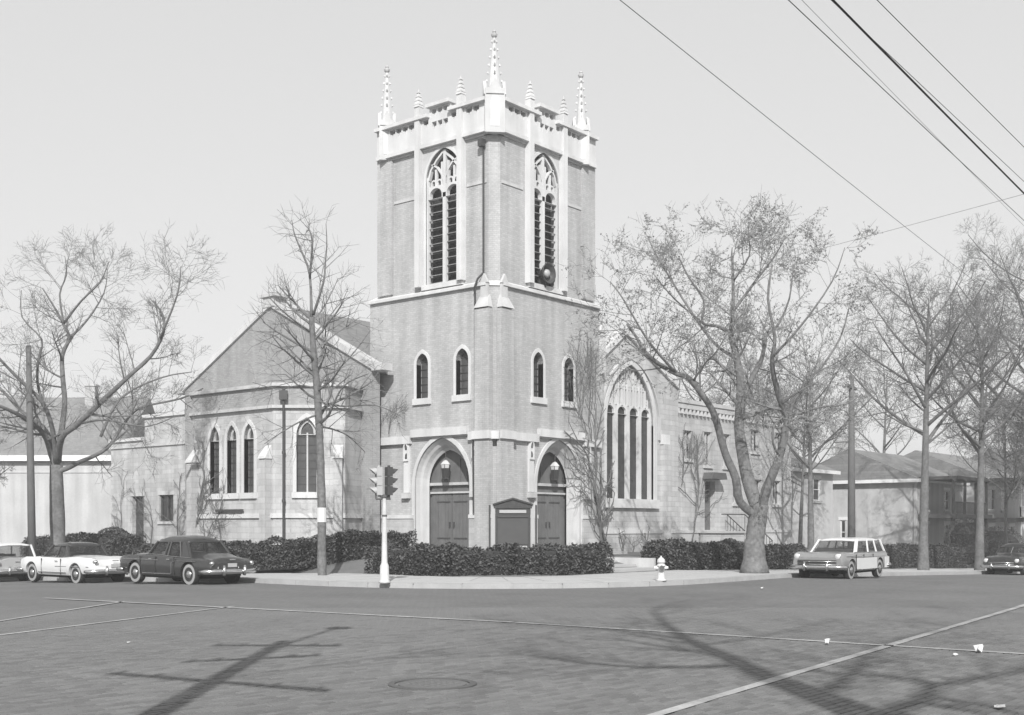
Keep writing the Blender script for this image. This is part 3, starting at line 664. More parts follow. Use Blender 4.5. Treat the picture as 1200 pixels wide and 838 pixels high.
P(MB().box((px1 - .4, PY + .4, .1), (px1, 14, 8.3)), 'wall', 'base', parish); P(MB().box((px0, PY + .4, 8.0), (px1 - .4, 14, 8.2)), 'roof', 'slate', parish)
P(MB().box((px0, PY + 1.2, .1), (px1 - .4, PY + 1.3, 8)), 'interior', 'dark', parish)
dr = P(MB().prism([rect(18.11, 1.6, 19.19, 4.29)], PF, .3, .36), 'door', 'door', parish); P(MB().prism([rect(18.2, 2.5, 18.27, 2.7)], PF, .25, .3), 'handle', 'chrome', dr); P(MB().prism([rect(18.3, 3.2, 19.0, 4.1)], PF, .28, .3), 'pane', 'glass', dr)
P(MB().prism([[(17.85, 4.4), (19.5, 4.4), (19.35, 4.75), (18.0, 4.75)]], PF, -.6, -.002), 'canopy', 'darktrim', parish)
P(MB().box((17.4, PY - 1.4, .2), (19.9, PY - .14, 1.5)), 'landing', 'base', parish); P(MB().box((17.3, PY - 1.5, 1.5), (20.0, PY - .13, 1.6)), 'landing_slab', 'walk', parish)
for k in range(7): P(MB().box((20.0 + k * .45, PY - 1.4, -.1), (20.45 + k * .45 - .002, PY - .14, 1.42 - k * .19)), 'step', 'walk', parish)
def rail(pts_top, yy, n):
    r = P(MB().tube([(x, yy, z) for x, z in pts_top], .03, 6), 'handrail', 'iron', parish)
    (xa, za), (xb, zb) = pts_top[-2], pts_top[-1]
    for k in range(n + 1):
        t = k / n; x = xa + (xb - xa) * t; z = za + (zb - za) * t; P(MB().tube([(x, yy, z), (x, yy, z - .9)], .018, 5), 'baluster', 'iron', r)
rail([(17.5, 2.5), (20.0, 2.5), (23.2, 1.05)], PY - 1.38, 9); rail([(20.0, 2.5), (23.2, 1.05)], PY - .3, 9)
P(MB().box((23.2, PY - 1.5, 0), (23.5, PY - 1.2, 1.35)), 'newel', 'stone2', parish)

# lantern bracket by the parish door
# broad steps up to the lawn between the hedges
stp = thing('stone_steps', 'broad pale stone steps rising between the clipped hedges towards the great window', 'steps', (0, 0, 0))
for k in range(6):
    P(MB().box((-1.6 + .12 * 0, -7.2 + k * .9, -.1), (1.15, -7.2 + (k + 1) * .9 - .004, .26 + k * .12)), 'step', 'walk', stp)
P(MB().box((-1.75, -7.1, -.1), (-1.602, -1.9, .62)), 'cheek_wall', 'stone2', stp); P(MB().box((1.152, -7.1, -.1), (1.3, -1.9, .62)), 'cheek_wall', 'stone2', stp)
P(MB().box((-1.9, -1.8, 0), (7.2, -1.0, .72)), 'landing', 'walk', stp)

# ------------------------------------------------------------------ houses behind
def gable_house(name, label, ox, oy, ang, L, W, eave, ridge, wallm, roofm, wins, zb=0, over=.35, hip=False, chim=None, siding=False):
    """local u along the front, w back into the house, front on the camera side"""
    h = thing(name, label, 'house', (ox, oy, zb), rad(ang))
    def fr(u, v, w_): return (u, w_, v)
    sides = {'front': (fr, L), 'left': (lambda u, v, w_: (w_, W - u, v), W), 'right': (lambda u, v, w_: (L - w_, u, v), W)}
    for sname, (f, ln) in sides.items():
        ws = wins.get(sname, [])
        out = rect(0, -1.5, ln, eave)
        if sname != 'front': out = rect(.3, -1.5, ln, eave) if sname == 'left' else rect(.3, -1.5, ln, eave)
        if sname == 'left': out = rect(0, -1.5, W - .3, eave)
        if not hip and sname != 'front':
            u0 = out[0][0]; u1 = out[1][0]; out = [(u0, -1.5), (u1, -1.5), (u1, eave), (W / 2, ridge - .15), (u0, eave)]
        P(MB().prism([out] + [rect(a, c, b, d) for a, b, c, d in ws], f, 0, .25), 'wall', wallm, h)
        for a, b, c, d in ws: generic_window(f, a, b, c, d, h, .12, 'white', 1, 1, True, 'white')
    P(MB().box((.3, W - .3, -1.5), (L - .3, W - .02, eave)), 'wall', wallm, h); P(MB().box((.6, .6, -1), (L - .6, W - .6, eave - .3)), 'interior', 'dark', h)
    o = over; a_, e_ = eave - .05, ridge; i_ = min(W / 2, L / 2) if hip else -o
    A = [(-o, -o, a_), (L + o, -o, a_), (L + o, W + o, a_), (-o, W + o, a_), (i_, W / 2, e_), (L - i_, W / 2, e_)]
    P(MB().add(A, [(0, 1, 5, 4), (1, 2, 5), (2, 3, 4, 5), (3, 0, 4), (3, 2, 1, 0)]), 'roof', roofm, h)
    P(MB().box((-o - .02, -o - .06, a_ - .2), (L + o + .02, -o + .02, a_ + .03)).box((-o - .06, -o + .02, a_ - .2), (-o + .02, W + o, a_ + .03)), 'gutter', 'white' if roofm != 'slate' else 'darktrim', h)
    if chim:
        c = P(MB().box((chim[0], chim[1], eave), (chim[0] + .8, chim[1] + .8, chim[2])), 'chimney', 'base', h); P(MB().box((chim[0] - .08, chim[1] - .08, chim[2]), (chim[0] + .88, chim[1] + .88, chim[2] + .15)), 'chimney_cap', 'stone2', c)
    return h
# left: plain pale stucco building with a dark hipped roof house behind
o1 = cf(-37, 77); o2 = cf(-43, 90)
hs = gable_house('stucco_house', 'low pale stucco building with blank wall behind the big bare tree on the left', o1.x, o1.y, -51.5, 14.5, 7, 6.3, 6.5, 'stucco', 'darktrim', {}, 0)
P(MB().prism([rect(-.02, 5.3, 14.5, 5.4)], lambda u, v, w_: (u, w_, v), -.05, -.002), 'string_course', 'stone2', hs)
P(MB().box((11.9, -.08, 0), (12.05, -.003, 6.1)), 'rain_pipe', 'iron', hs)
gable_house('dark_roofed_house', 'house with a broad dark shingled roof rising behind the pale stucco wall on the left', o2.x, o2.y, -51.5, 13.5, 12, 7.2, 12.2, 'siding', 'shingle', {}, 0, chim=(9, 5, 13))
pc = gable_house('porch_cottage', 'small cottage with a dark porch roof and white posts at the left edge', -14.5, 36.5, -39.5, 6, 5, 3.0, 4.6, 'siding', 'shingle', {'front': [(3.9, 4.9, 1.1, 2.4)], 'right': [(1.5, 2.6, 1.1, 2.4)]}, 0, hip=True)
for k in (.1, 2.9, 5.8): P(MB().box((k, -1.2, -.5), (k + .14, -1.06, 2.75)), 'post', 'white', pc)
P(MB().add([(-.3, -1.4, 2.75), (6.3, -1.4, 2.75), (6.3, -.1, 3.2), (-.3, -.1, 3.2), (-.3, -1.4, 2.9), (6.3, -1.4, 2.9), (6.3, -.1, 3.35), (-.3, -.1, 3.35)], [(3, 2, 1, 0), (4, 5, 6, 7), (0, 1, 5, 4), (1, 2, 6, 5), (2, 3, 7, 6), (3, 0, 4, 7)]), 'porch_roof', 'shingle', pc)
# right: white house with porch, and its neighbours along the street
hb_ = gable_house('white_house', 'white two storey house with a blank side wall and a dark two tiered porch', 41.9, -2, 0, 9, 9.5, 5.7, 7.9, 'stucco', 'shingle',
                  {'front': [(1.2, 2.2, .8, 2.6), (5.2, 6.2, .8, 2.6), (1.2, 2.2, 3.6, 5.0), (5.2, 6.2, 3.6, 5.0)], 'left': [(1.0, 1.6, 1.3, 2.9), (2.3, 3.2, 2.3, 2.7), (4.0, 4.4, 1.2, 2.9), (2.2, 2.9, 3.9, 5.1)]}, -.6, chim=(2, 6, 8.6))
def porch(h, x0, x1, dep, z1, z2, nposts, upper, m='darktrim', wm='darktrim'):
    P(MB().box((x0, -dep, -.6), (x1, -.01, .25)), 'porch_floor', 'walk', h)
    P(MB().box((x0 - .2, -dep - .25, z1), (x1 + .2, -.012, z1 + .28)), 'porch_roof', m, h)
    for k in range(nposts):
        x = x0 + (x1 - x0 - .2) * k / (nposts - 1); P(MB().box((x, -dep, .25), (x + .2, -dep + .2, z1)), 'post', wm, h)
        if upper: P(MB().box((x, -dep, z1 + .28), (x + .16, -dep + .16, z2)), 'post', wm, h)
    for zz in ([.3] + ([z1 + .3] if upper else [])):
        r = P(MB().box((x0 + .2, -dep + .06, zz + .75), (x1 - .2, -dep + .14, zz + .83)), 'railing', wm, h)
        n = int((x1 - x0) / .22)
        for k in range(n): P(MB().box((x0 + .2 + k * .22, -dep + .08, zz), (x0 + .26 + k * .22, -dep + .12, zz + .75)), 'baluster', wm, r)
    if upper: P(MB().box((x0 - .25, -dep - .3, z2), (x1 + .25, -.013, z2 + .22)), 'porch_roof', m, h)
porch(hb_, .3, 7.2, 2.4, 3.0, 5.6, 4, True)
hc = gable_house('bay_house', 'pale house with a white framed upstairs sun porch at the right edge', 52.5, -3, 0, 10, 10, 6.2, 8.4, 'siding', 'shingle', {'front': [(1.2, 2.4, .8, 2.6), (6, 7.2, .8, 2.6), (1.0, 2.6, 3.8, 5.4), (4.0, 5.6, 3.8, 5.4)], 'left': [(2, 3, 1, 2.6), (5, 6, 1, 2.6), (2, 3, 3.8, 5.2), (5, 6, 3.8, 5.2)]}, -.7)
porch(hc, .2, 8.5, 2.6, 2.9, 5.9, 4, True, 'darktrim', 'white')
P(MB().box((.2, -2.62, 3.25), (8.5, -2.5, 4.0)), 'porch_apron', 'siding', hc)
hd = gable_house('gabled_cottage', 'pale gabled house half hidden between the parish house and the white house', 31.5, 3.2, 0, 8.5, 9, 6.0, 7.9, 'siding', 'shingle', {'front': [(1.0, 2.0, 3.9, 5.4), (5.5, 6.5, 3.9, 5.4), (1, 2, 1, 2.6)], 'left': [(2, 3, 3.8, 5.2)]}, -.3, chim=(5, 4, 8.7))
gable_house('brick_house', 'dark brick house seen far down the right hand street', 66, -4, 0, 11, 10, 6.5, 9.5, 'gable', 'shingle', {'front': [(1.2, 2.4, .8, 2.6), (6, 7.2, .8, 2.6)], 'left': [(2, 3, 1, 2.6), (5, 6, 3.8, 5.2)]}, -1)

# ------------------------------------------------------------------ hedges
def hedge(name, label, path, w_, h, zoff=0, seed=1, dens=620, group='clipped hedges along the church lawn', leaf='leaf'):
    rr = random.Random(seed); t = thing(name, label, 'hedge', (0, 0, 0), 0, group); core = MB(); lf = MB()
    for (xa, ya), (xb, yb) in zip(path, path[1:]):
        L = math.hypot(xb - xa, yb - ya); ux, uy = (xb - xa) / L, (yb - ya) / L; nx, ny = -uy, ux
        n = max(1, int(L / .8))
        for i in range(n):
            c = []
            for zz in (0, 1):
                for a, s in ((i, -1), (i + 1, -1), (i + 1, 1), (i, 1)):
                    q = L * a / n; x = xa + ux * q + nx * s * (w_ / 2 - .1); y = ya + uy * q + ny * s * (w_ / 2 - .1); c.append((x, y, G(x, y) + zoff + (h - .1 if zz else 0)))
            core.hexa(c)
        N_ = int(dens * (L + .6) * (w_ + 2 * h))
        for _ in range(N_):
            q = rr.uniform(-.3, L + .3); k = rr.random() * (w_ + 2 * h)
            if k < w_: s, z = k - w_ / 2, h
            elif k < w_ + h: s, z = w_ / 2, k - w_
            else: s, z = -w_ / 2, k - w_ - h
            if rr.random() < .12: q = rr.choice((-.3, L + .3)); s = rr.uniform(-w_ / 2, w_ / 2); z = rr.uniform(0, h)
            lump = .13 * math.sin(q * 1.7 + seed) * math.sin(q * .6 + 1) + .08 * math.sin(q * 4.3 + s * 3) + .05 * math.sin(q * 9.1) ; z2 = z * (1 + lump * .8) + (rr.gauss(0, .035)); s2 = s * (1 + lump * .5) + rr.gauss(0, .03)
            edge = 1 - .18 * max(0, (z / h - .75) / .25); s2 *= edge
            x = xa + ux * q + nx * s2; y = ya + uy * q + ny * s2; zz = G(x, y) + zoff + max(.02, z2)
            r = rr.uniform(.015, .055); a = rr.random() * 6.28; b = rr.uniform(-1, 1)
            d1 = Vector((math.cos(a), math.sin(a), b)) * r; d2 = Vector((-math.sin(a), math.cos(a), rr.uniform(-1, 1))) * r; p = Vector((x, y, zz))
            k0 = len(lf.v); lf.v += [tuple(p - d1), tuple(p + d2), tuple(p + d1), tuple(p - d2)]; lf.f.append((k0, k0 + 1, k0 + 2, k0 + 3))
        for _ in range(int(L * 60)):             # stray shoots
            q = rr.uniform(0, L); s = rr.uniform(-w_ / 2, w_ / 2); x = xa + ux * q + nx * s; y = ya + uy * q + ny * s; z = G(x, y) + zoff + h
            k0 = len(lf.v); dx = rr.uniform(-.05, .05); dz = rr.uniform(.03, .3); lf.v += [(x, y, z - .05), (x + .01, y + .01, z - .05), (x + dx, y + dx, z + dz)]; lf.f.append((k0, k0 + 1, k0 + 2))
    P(core, 'stems', 'hedgecore', t); P(lf, 'foliage', leaf, t); return t
hedge('hedge', 'dark clipped hedge wrapping the corner lawn in front of the two church doors', [(-7.4, -1.0), (-7.4, -4.3), (-6.0, -5.7), (-4.6, -6.5), (-2.3, -6.7)], 1.4, .98, .12, 3)
hedge('hedge', 'long low hedge before the polygonal bay, behind the black sedan', [(-8.3, 13.0), (-8.2, 6.5), (-7.6, 3.4)], 1.3, 1.05, .3, 4)
hedge('hedge', 'thick hedge clump at the left end of the doorway lawn, below the tower', [(-6.4, 3.9), (-4.2, 2.6), (-3.9, 1.6)], 1.5, 1.15, .4, 5)
hedge('hedge', 'square ended hedge right of the stone steps, behind the fire hydrant', [(2.0, -6.8), (6.0, -6.8)], 1.3, 1.05, .12, 6)
hedge('hedge', 'low hedge running behind the forked tree to the station wagon', [(7.0, -6.8), (13.5, -6.8)], 1.3, 1.0, .12, 7)
hedge('hedge', 'dark low hedge before the white house right of the station wagon', [(22.6, -6.6), (36, -6.6)], 1.3, 1.25, .1, 8, 260)
hedge('hedge', 'dark bushes behind the parked white car on the left street', [(-6.5, 17), (-6, 26)], 1.6, 1.1, .75, 9, 300)
def bush(label, x, y, z, r, h, seed):
    rr = random.Random(seed); t = thing('shrub', label, 'shrub', (0, 0, 0)); lf = MB()
    P(MB().lathe([(r * .3, 0), (r * .75, h * .25), (r * .8, h * .65), (r * .4, h * .9)], (x, y, z), 10), 'stems', 'hedgecore', t)
    for _ in range(5000):
        a = rr.random() * 6.283; c = rr.uniform(-1, 1); q = math.sqrt(1 - c * c) * (1 + rr.gauss(0, .06)); p = Vector((x + r * q * math.cos(a), y + r * q * math.sin(a), z + h * .5 + h * .5 * c * (1 + rr.gauss(0, .04)))); s = rr.uniform(.02, .04)
        d1 = Vector((rr.uniform(-1, 1), rr.uniform(-1, 1), rr.uniform(-1, 1))) * s; d2 = d1.orthogonal(); k0 = len(lf.v); lf.v += [tuple(p - d1), tuple(p + d2), tuple(p + d1), tuple(p - d2)]; lf.f.append((k0, k0 + 1, k0 + 2, k0 + 3))
    P(lf, 'foliage', 'leaf', t)
bush('round clipped dark shrub left of the forked tree, below the parish door', 6.9, -7.2, .05, .6, 1.25, 11)
bush('tall dark bush at the left of the porch of the white house', 41.0, -5.6, -.6, 1.3, 3.0, 12)
bush('spreading dark bush before the dark porch of the white house', 45.5, -6.2, -.8, 1.7, 2.6, 13)
bush('small dark shrub behind the black sedan, beside the church wing door', -3.8, 22.5, .3, .9, 1.5, 14)

# ------------------------------------------------------------------ street furniture
def zs(x, y): return G(x, y) + .15
# traffic signal on its tapered pale post
tx, ty = -12.9, -6.6
sig = thing('traffic_light', 'pale tapered post on the corner kerb carrying two three lens traffic signal heads', 'traffic light', (tx, ty, zs(tx, ty)), math.atan2(RY, RX)); sig.scale = (.92, .92, .95)
# local x = towards picture right, local y = away from the viewer
P(MB().lathe([(.19, 0), (.19, .06), (.16, .1), (.145, .55), (.12, .6), (.10, .66), (.088, 1.4), (.075, 2.3), (.065, 2.65), (.065, 2.7)], (0, 0, 0), 12), 'post', 'pale', sig, True)
P(MB().lathe([(.085, 2.1), (.085, 2.16)], (0, 0, 0), 12).lathe([(.075, 2.68), (.1, 2.7), (.1, 2.76), (.04, 2.8)], (0, 0, 0), 12), 'collar', 'darktrim', sig)
P(MB().tube([(-.28, 0, 2.66), (.2, 0, 2.66)], .035, 6).tube([(-.28, 0, 2.66), (-.28, 0, 3.6)], .03, 6).tube([(.12, 0, 2.66), (.12, 0, 2.8)], .03, 6), 'bracket', 'darktrim', sig)
def head(x, dirx, diry, m, vm, z0=2.78):
    l = math.hypot(dirx, diry); dx, dy = dirx / l, diry / l; nx, ny = -dy, dx
    def q(a, b, z): return (x + dx * a + nx * b, dy * a + ny * b, z)
    body = MB()
    for k in range(3):
        z = z0 + k * .3; body.add([q(-.09, -.13, z), q(.09, -.13, z), q(.09, .13, z), q(-.09, .13, z), q(-.09, -.13, z + .285), q(.09, -.13, z + .285), q(.09, .13, z + .285), q(-.09, .13, z + .285)], [(3, 2, 1, 0), (4, 5, 6, 7), (0, 1, 5, 4), (1, 2, 6, 5), (2, 3, 7, 6), (3, 0, 4, 7)])
    h = P(body, 'signal_head', m, sig); P(MB().tube([q(0, 0, z0 - .1), q(0, 0, z0 + .94)], .05, 6), 'spine', m, h)
    for k in range(3):
        z = z0 + k * .3 + .145
        P(MB().tube([q(.085, 0, z), q(.115, 0, z)], [.1, .085], 12), 'lens', 'lamp' if m != 'iron' else 'darktrim', h)
        v = MB(); n = 10
        for i in range(n + 1):
            a = math.pi * (-.15 + 1.3 * i / n)
            for t, ln in ((0, 0), (1, 1)):
                L_ = .24 if math.sin(a) > -.2 else .1
                v.v.append(q(.085 + ln * L_ * (.4 + .6 * max(0, math.sin(a))), .115 * math.cos(a), z + .115 * math.sin(a) - ln * .03))
        for i in range(n): v.f.append((2 * i, 2 * i + 1, 2 * i + 3, 2 * i + 2))
        P(v, 'visor', vm, h)
head(.14, 1, .55, 'iron', 'iron'); head(-.18, -1, -.35, 'midpaint', 'midpaint', 2.78)

# hydrant
hx, hy = -6.35, -12.2
hyd = thing('fire_hydrant', 'small pale fire hydrant standing on the kerb before the steps', 'fire hydrant', (hx, hy, zs(hx, hy)), math.atan2(RY, RX)); hyd.scale = (.88, .88, .88)
P(MB().lathe([(.2, 0), (.2, .05), (.13, .07), (.12, .5), (.17, .52), (.17, .56), (.13, .58), (.12, .64)], (0, 0, 0), 14), 'barrel', 'pale', hyd, True)
P(MB().lathe([(.15, .64), (.15, .68), (.13, .76), (.07, .82), (.03, .84), (.03, .89), (.0, .89)], (0, 0, 0), 14), 'bonnet', 'pale', hyd, True)
for k, (dx, dy, r) in enumerate(((1, 0, .065), (-1, 0, .065), (0, -1, .09))):
    c = P(MB().tube([(dx * .08, dy * .08, .47), (dx * .2, dy * .2, .47)], r, 10), 'nozzle', 'white', hyd); P(MB().tube([(dx * .2, dy * .2, .47), (dx * .25, dy * .25, .47)], r * .7 if k < 2 else r * 1.05, 6), 'cap', 'darktrim' if k == 2 else 'white', c)

# notice board
nb = thing('notice_board', 'dark framed church notice board with peaked head between the two doors, behind the hedge', 'notice board', cf(0, 46.2, .35), math.atan2(RY, RX))
nb.location = at(601, 640, 46.3); nb.location.z = .4
P(MB().box((-.68, -.06, .55), (.68, .02, 2.15)).prism([[(-.74, 2.15), (.74, 2.15), (.74, 2.28), (0, 2.5), (-.74, 2.28)]], lambda u, v, w_: (u, w_, v), -.1, .06), 'case', 'sign', nb)
P(MB().prism([[(-.78, 2.27), (0, 2.5), (.78, 2.27), (.78, 2.33), (0, 2.57), (-.78, 2.33)]], lambda u, v, w_: (u, w_, v), -.16, .12), 'hood', 'sign', nb)
P(MB().box((-.58, -.09, .75), (.58, -.062, 1.78)), 'panel', 'signpanel', nb); P(MB().box((-.58, -.13, 1.8), (.58, -.062, 1.87)), 'rail', 'iron', nb)
P(MB().box((-.52, -.1, 1.97), (.52, -.062, 2.09)), 'name_strip', 'midpaint', nb)
P(MB().box((-.55, -.1, .58), (.55, -.062, .70)), 'bottom_strip', 'stone2', nb)
for s in (-1, 1):
    P(MB().box((s * .77 - .07, -.09, -.2), (s * .77 + .07, .06, 2.3)), 'post', 'midpaint', nb); P(MB().box((s * .90 - .035, -.06, -.2), (s * .90 + .035, .03, 2.28)), 'post', 'sign', nb)

# lanterns hanging in the two door arches
def lantern(label, x, y, z):
    l = thing('lantern', label, 'lantern', (x, y, z), 0, 'lanterns hanging in the tower doors')
    P(MB().tube([(0, 0, .42), (0, 0, .85)], .02, 5), 'chain', 'iron', l); P(MB().lathe([(.24, .3), (.1, .46), (.02, .5)], (0, 0, 0), 6), 'cap', 'lamp', l)
    P(MB().lathe([(.14, -.3), (.2, .28)], (0, 0, 0), 6), 'glass', 'lamp' if False else 'dark', l); P(MB().lathe([(.16, .02), (.22, .3)], (0, 0, 0), 6), 'glass', 'lamp', l)
    for k in range(6):
        a = k * math.pi / 3 + math.pi / 6; P(MB().tube([(.145 * math.cos(a), .145 * math.sin(a), -.3), (.215 * math.cos(a), .215 * math.sin(a), .3)], .014, 4), 'rib', 'iron', l)
    P(MB().lathe([(.03, -.42), (.16, -.32), (.16, -.29)], (0, 0, 0), 6), 'base', 'iron', l)
lantern('six sided iron lantern hanging in the arch of the left tower door', .22, 3.0, 4.25); lantern('six sided iron lantern hanging in the arch of the right tower door', 4.42, .22, 4.25)
# horn loudspeaker at the foot of the right belfry window
ls = thing('loudspeaker', 'round dark loudspeaker horn at the foot of the right belfry window', 'loudspeaker', (cr - .12, -.05, 12.95))
P(MB().lathe([(.16, .3), (.2, .1), (.36, -.1), (.46, -.25), (.47, -.28), (.43, -.28), (.3, -.08), (.1, .05)], (0, 0, 0), 18, 'y'), 'horn', 'iron', ls, True)
P(MB().lathe([(.14, -.05), (.2, -.12), (.16, -.22), (.04, -.26)], (0, 0, 0), 14, 'y'), 'driver', 'midpaint', ls, True); P(MB().box((-.05, -.05, -.6), (.05, .3, -.2)), 'bracket', 'iron', ls)

# utility poles
def pole(label, x, y, h, r=.15, lean=(0, 0), arms=(), zb=None, rz=0):
    p = thing('utility_pole', label, 'utility pole', (x, y, (zs(x, y) if zb is None else zb)), rz, 'wooden utility poles'); L = Vector((lean[0], lean[1], h))
    P(MB().tube([(0, 0, -.3), tuple(L * .5), tuple(L)], [r, r * .85, r * .62], 10), 'shaft', 'wood', p, True)
    for z, ln, an in arms:
        c = L * (z / h); dx, dy = math.cos(an) * ln / 2, math.sin(an) * ln / 2
        a = P(MB().tube([(c.x - dx, c.y - dy, z), (c.x + dx, c.y + dy, z)], .075, 4), 'crossarm', 'wood', p)
        for k in (-.92, -.55, .55, .92): P(MB().lathe([(.03, 0), (.05, .06), (.03, .1), (.05, .14), (.02, .2)], (c.x + dx * k, c.y + dy * k, z + .04), 6), 'insulator', 'lamp', a)
    return p
pole('old leaning utility pole behind the parked white car on the left', -12.6, 14.4, 9.6, .17, (.15, .6))
pole('slender utility pole with one crossarm behind the station wagon', 9.3, -11.6, 8.2, .17, (0, 0), [(7.7, 1.7, 0.2)])
# the pole beside the viewer whose shadow falls across the paving, with its lamp bracket
vp = cf(-3.35, 3.9)
vpole = pole('tall utility pole with three crossarms and a lamp bracket beside the near corner', vp.x, vp.y, 10.9, .19, (0, 0), [(10.4, 2.0, rad(-52)), (9.1, 1.9, rad(-25)), (7.35, 3.4, rad(-79))], 0)
br = P(MB().tube([(0, 0, 8.6), tuple(cf(.15, 1.6, 0) - cf(0, 0, 0) + Vector((0, 0, 9.8))), tuple(cf(.45, 3.4, 0) - cf(0, 0, 0) + Vector((0, 0, 10.2)))], .045, 6), 'lamp_bracket', 'iron', vpole)
lp = cf(.5, 3.6, 0) - cf(0, 0, 0); P(MB().lathe([(.05, 10.3), (.2, 10.2), (.26, 10.08), (.12, 9.98)], (lp.x, lp.y, 0), 12), 'lamp_shade', 'iron', br)
fp = cf(38, 62); farpole = pole('distant utility pole beyond the right edge carrying the overhead wires', fp.x, fp.y, 11.5, .17, (0, 0), [(10.9, 2.4, rad(90))], -.6)
def P0(mb_, name, m): return mb_.build(name, M[m], None)
def wl(label, h, p1, p2, r, t0, t1, sag=.35):
    a, b = [at(p[0], p[1], (h - EYE[2]) * 1400 / (617 - p[1])) for p in (p1, p2)]; out = []
    for i in range(25):
        t = t0 + (t1 - t0) * i / 24; q = a.lerp(b, t); s_ = (i / 24); q.z += sag * ((2 * s_ - 1) ** 2 - .5) * .5; out.append(q)
    tagit(P0(MB().tube(out, r * .72, 5), 'overhead_wire', 'rubber'), label, 'wire', 'overhead wires')
wl('thin lone wire running from top centre down towards the bare trees', 7.6, (735, 5), (1110, 300), .006, -.78, 3.5)
wl('left wire of the close pair left of the thick cable', 7.65, (932, 5), (1180, 235), .0075, -1.25, 5)
wl('faint wire just right of the close pair, fading towards the trees', 7.65, (947, 5), (1190, 250), .0035, -1.25, 5)
wl('thick black cable crossing the upper right of the sky', 7.7, (983, 5), (1200, 222), .019, -1.3, 5.5)
wl('thin wire hugging the thick black cable from below right', 7.8, (993, 16), (1200, 208), .006, -1.3, 5.5)
wl('outermost wire on the right, nearest the top corner', 7.7, (1035, 5), (1200, 168), .0065, -1.9, 8)
wl('faint nearly level wire low over the bare trees on the right', 12, (950, 292), (1170, 235), .008, -2.5, 1.8)

# manhole and litter
mc = thing('manhole_cover', 'round iron manhole cover sunk in the brick paving in the foreground', 'manhole cover', (-27.97, -22.78, .012))
P(MB().lathe([(.40, -.02), (.40, .008)], (0, 0, 0), 32), 'lid', 'roadbrick2', mc); P(MB().lathe([(.52, -.02), (.52, .012), (.44, .012), (.44, -.02)], (0, 0, 0), 32, caps=False), 'ring', 'darktrim', mc)
rr = random.Random(9); lid = MB()
for i in range(-3, 4):
    for j in range(-3, 4):
        if i * i + j * j < 9: lid.box((i * .1 - .03, j * .1 - .03, .008), (i * .1 + .03, j * .1 + .03, .014))
o_ = P(lid, 'tread', 'roadbrick', mc); o_['kind'] = 'stuff'
def litter(label, px, py, s, seed, h=.05):
    rr = random.Random(seed); c = on0(px, py); m = MB(); n = 9
    for i in range(n): 
        a = 6.283 * i / n; r = s * rr.uniform(.5, 1); m.v.append((r * math.cos(a), r * .6 * math.sin(a), rr.uniform(.003, h)))
    m.v.append((0, 0, h * .9)); m.v.append((0, 0, .0))
    for i in range(n): m.f.append((i, (i + 1) % n, n)); m.f.append(((i + 1) % n, i, n + 1))
    o = P0(m, 'paper_scrap', 'paper'); o.location = c; tagit(o, label, 'litter')
def on0(px, py, z=.02):
    r = at(px, py, 1) - Vector(EYE); t = (z - EYE[2]) / r.z; return Vector(EYE) + r * t
litter('crumpled white paper lying on the road at right, nearest the viewer', 1147, 764, .14, 1, .12); litter('small white scrap on the road before the hydrant', 893, 690, .08, 2, .05)
litter('pale scrap lying at the bottom right corner of the road', 1170, 829, .13, 3, .03); litter('tiny white scrap beside the long painted line at right', 970, 755, .07, 4, .1)
litter('flat scrap near the right end of the painted line, left of the crumpled paper', 1120, 768, .08, 5, .03); litter('pale fleck on the road left of centre', 150, 754, .05, 6, .03)
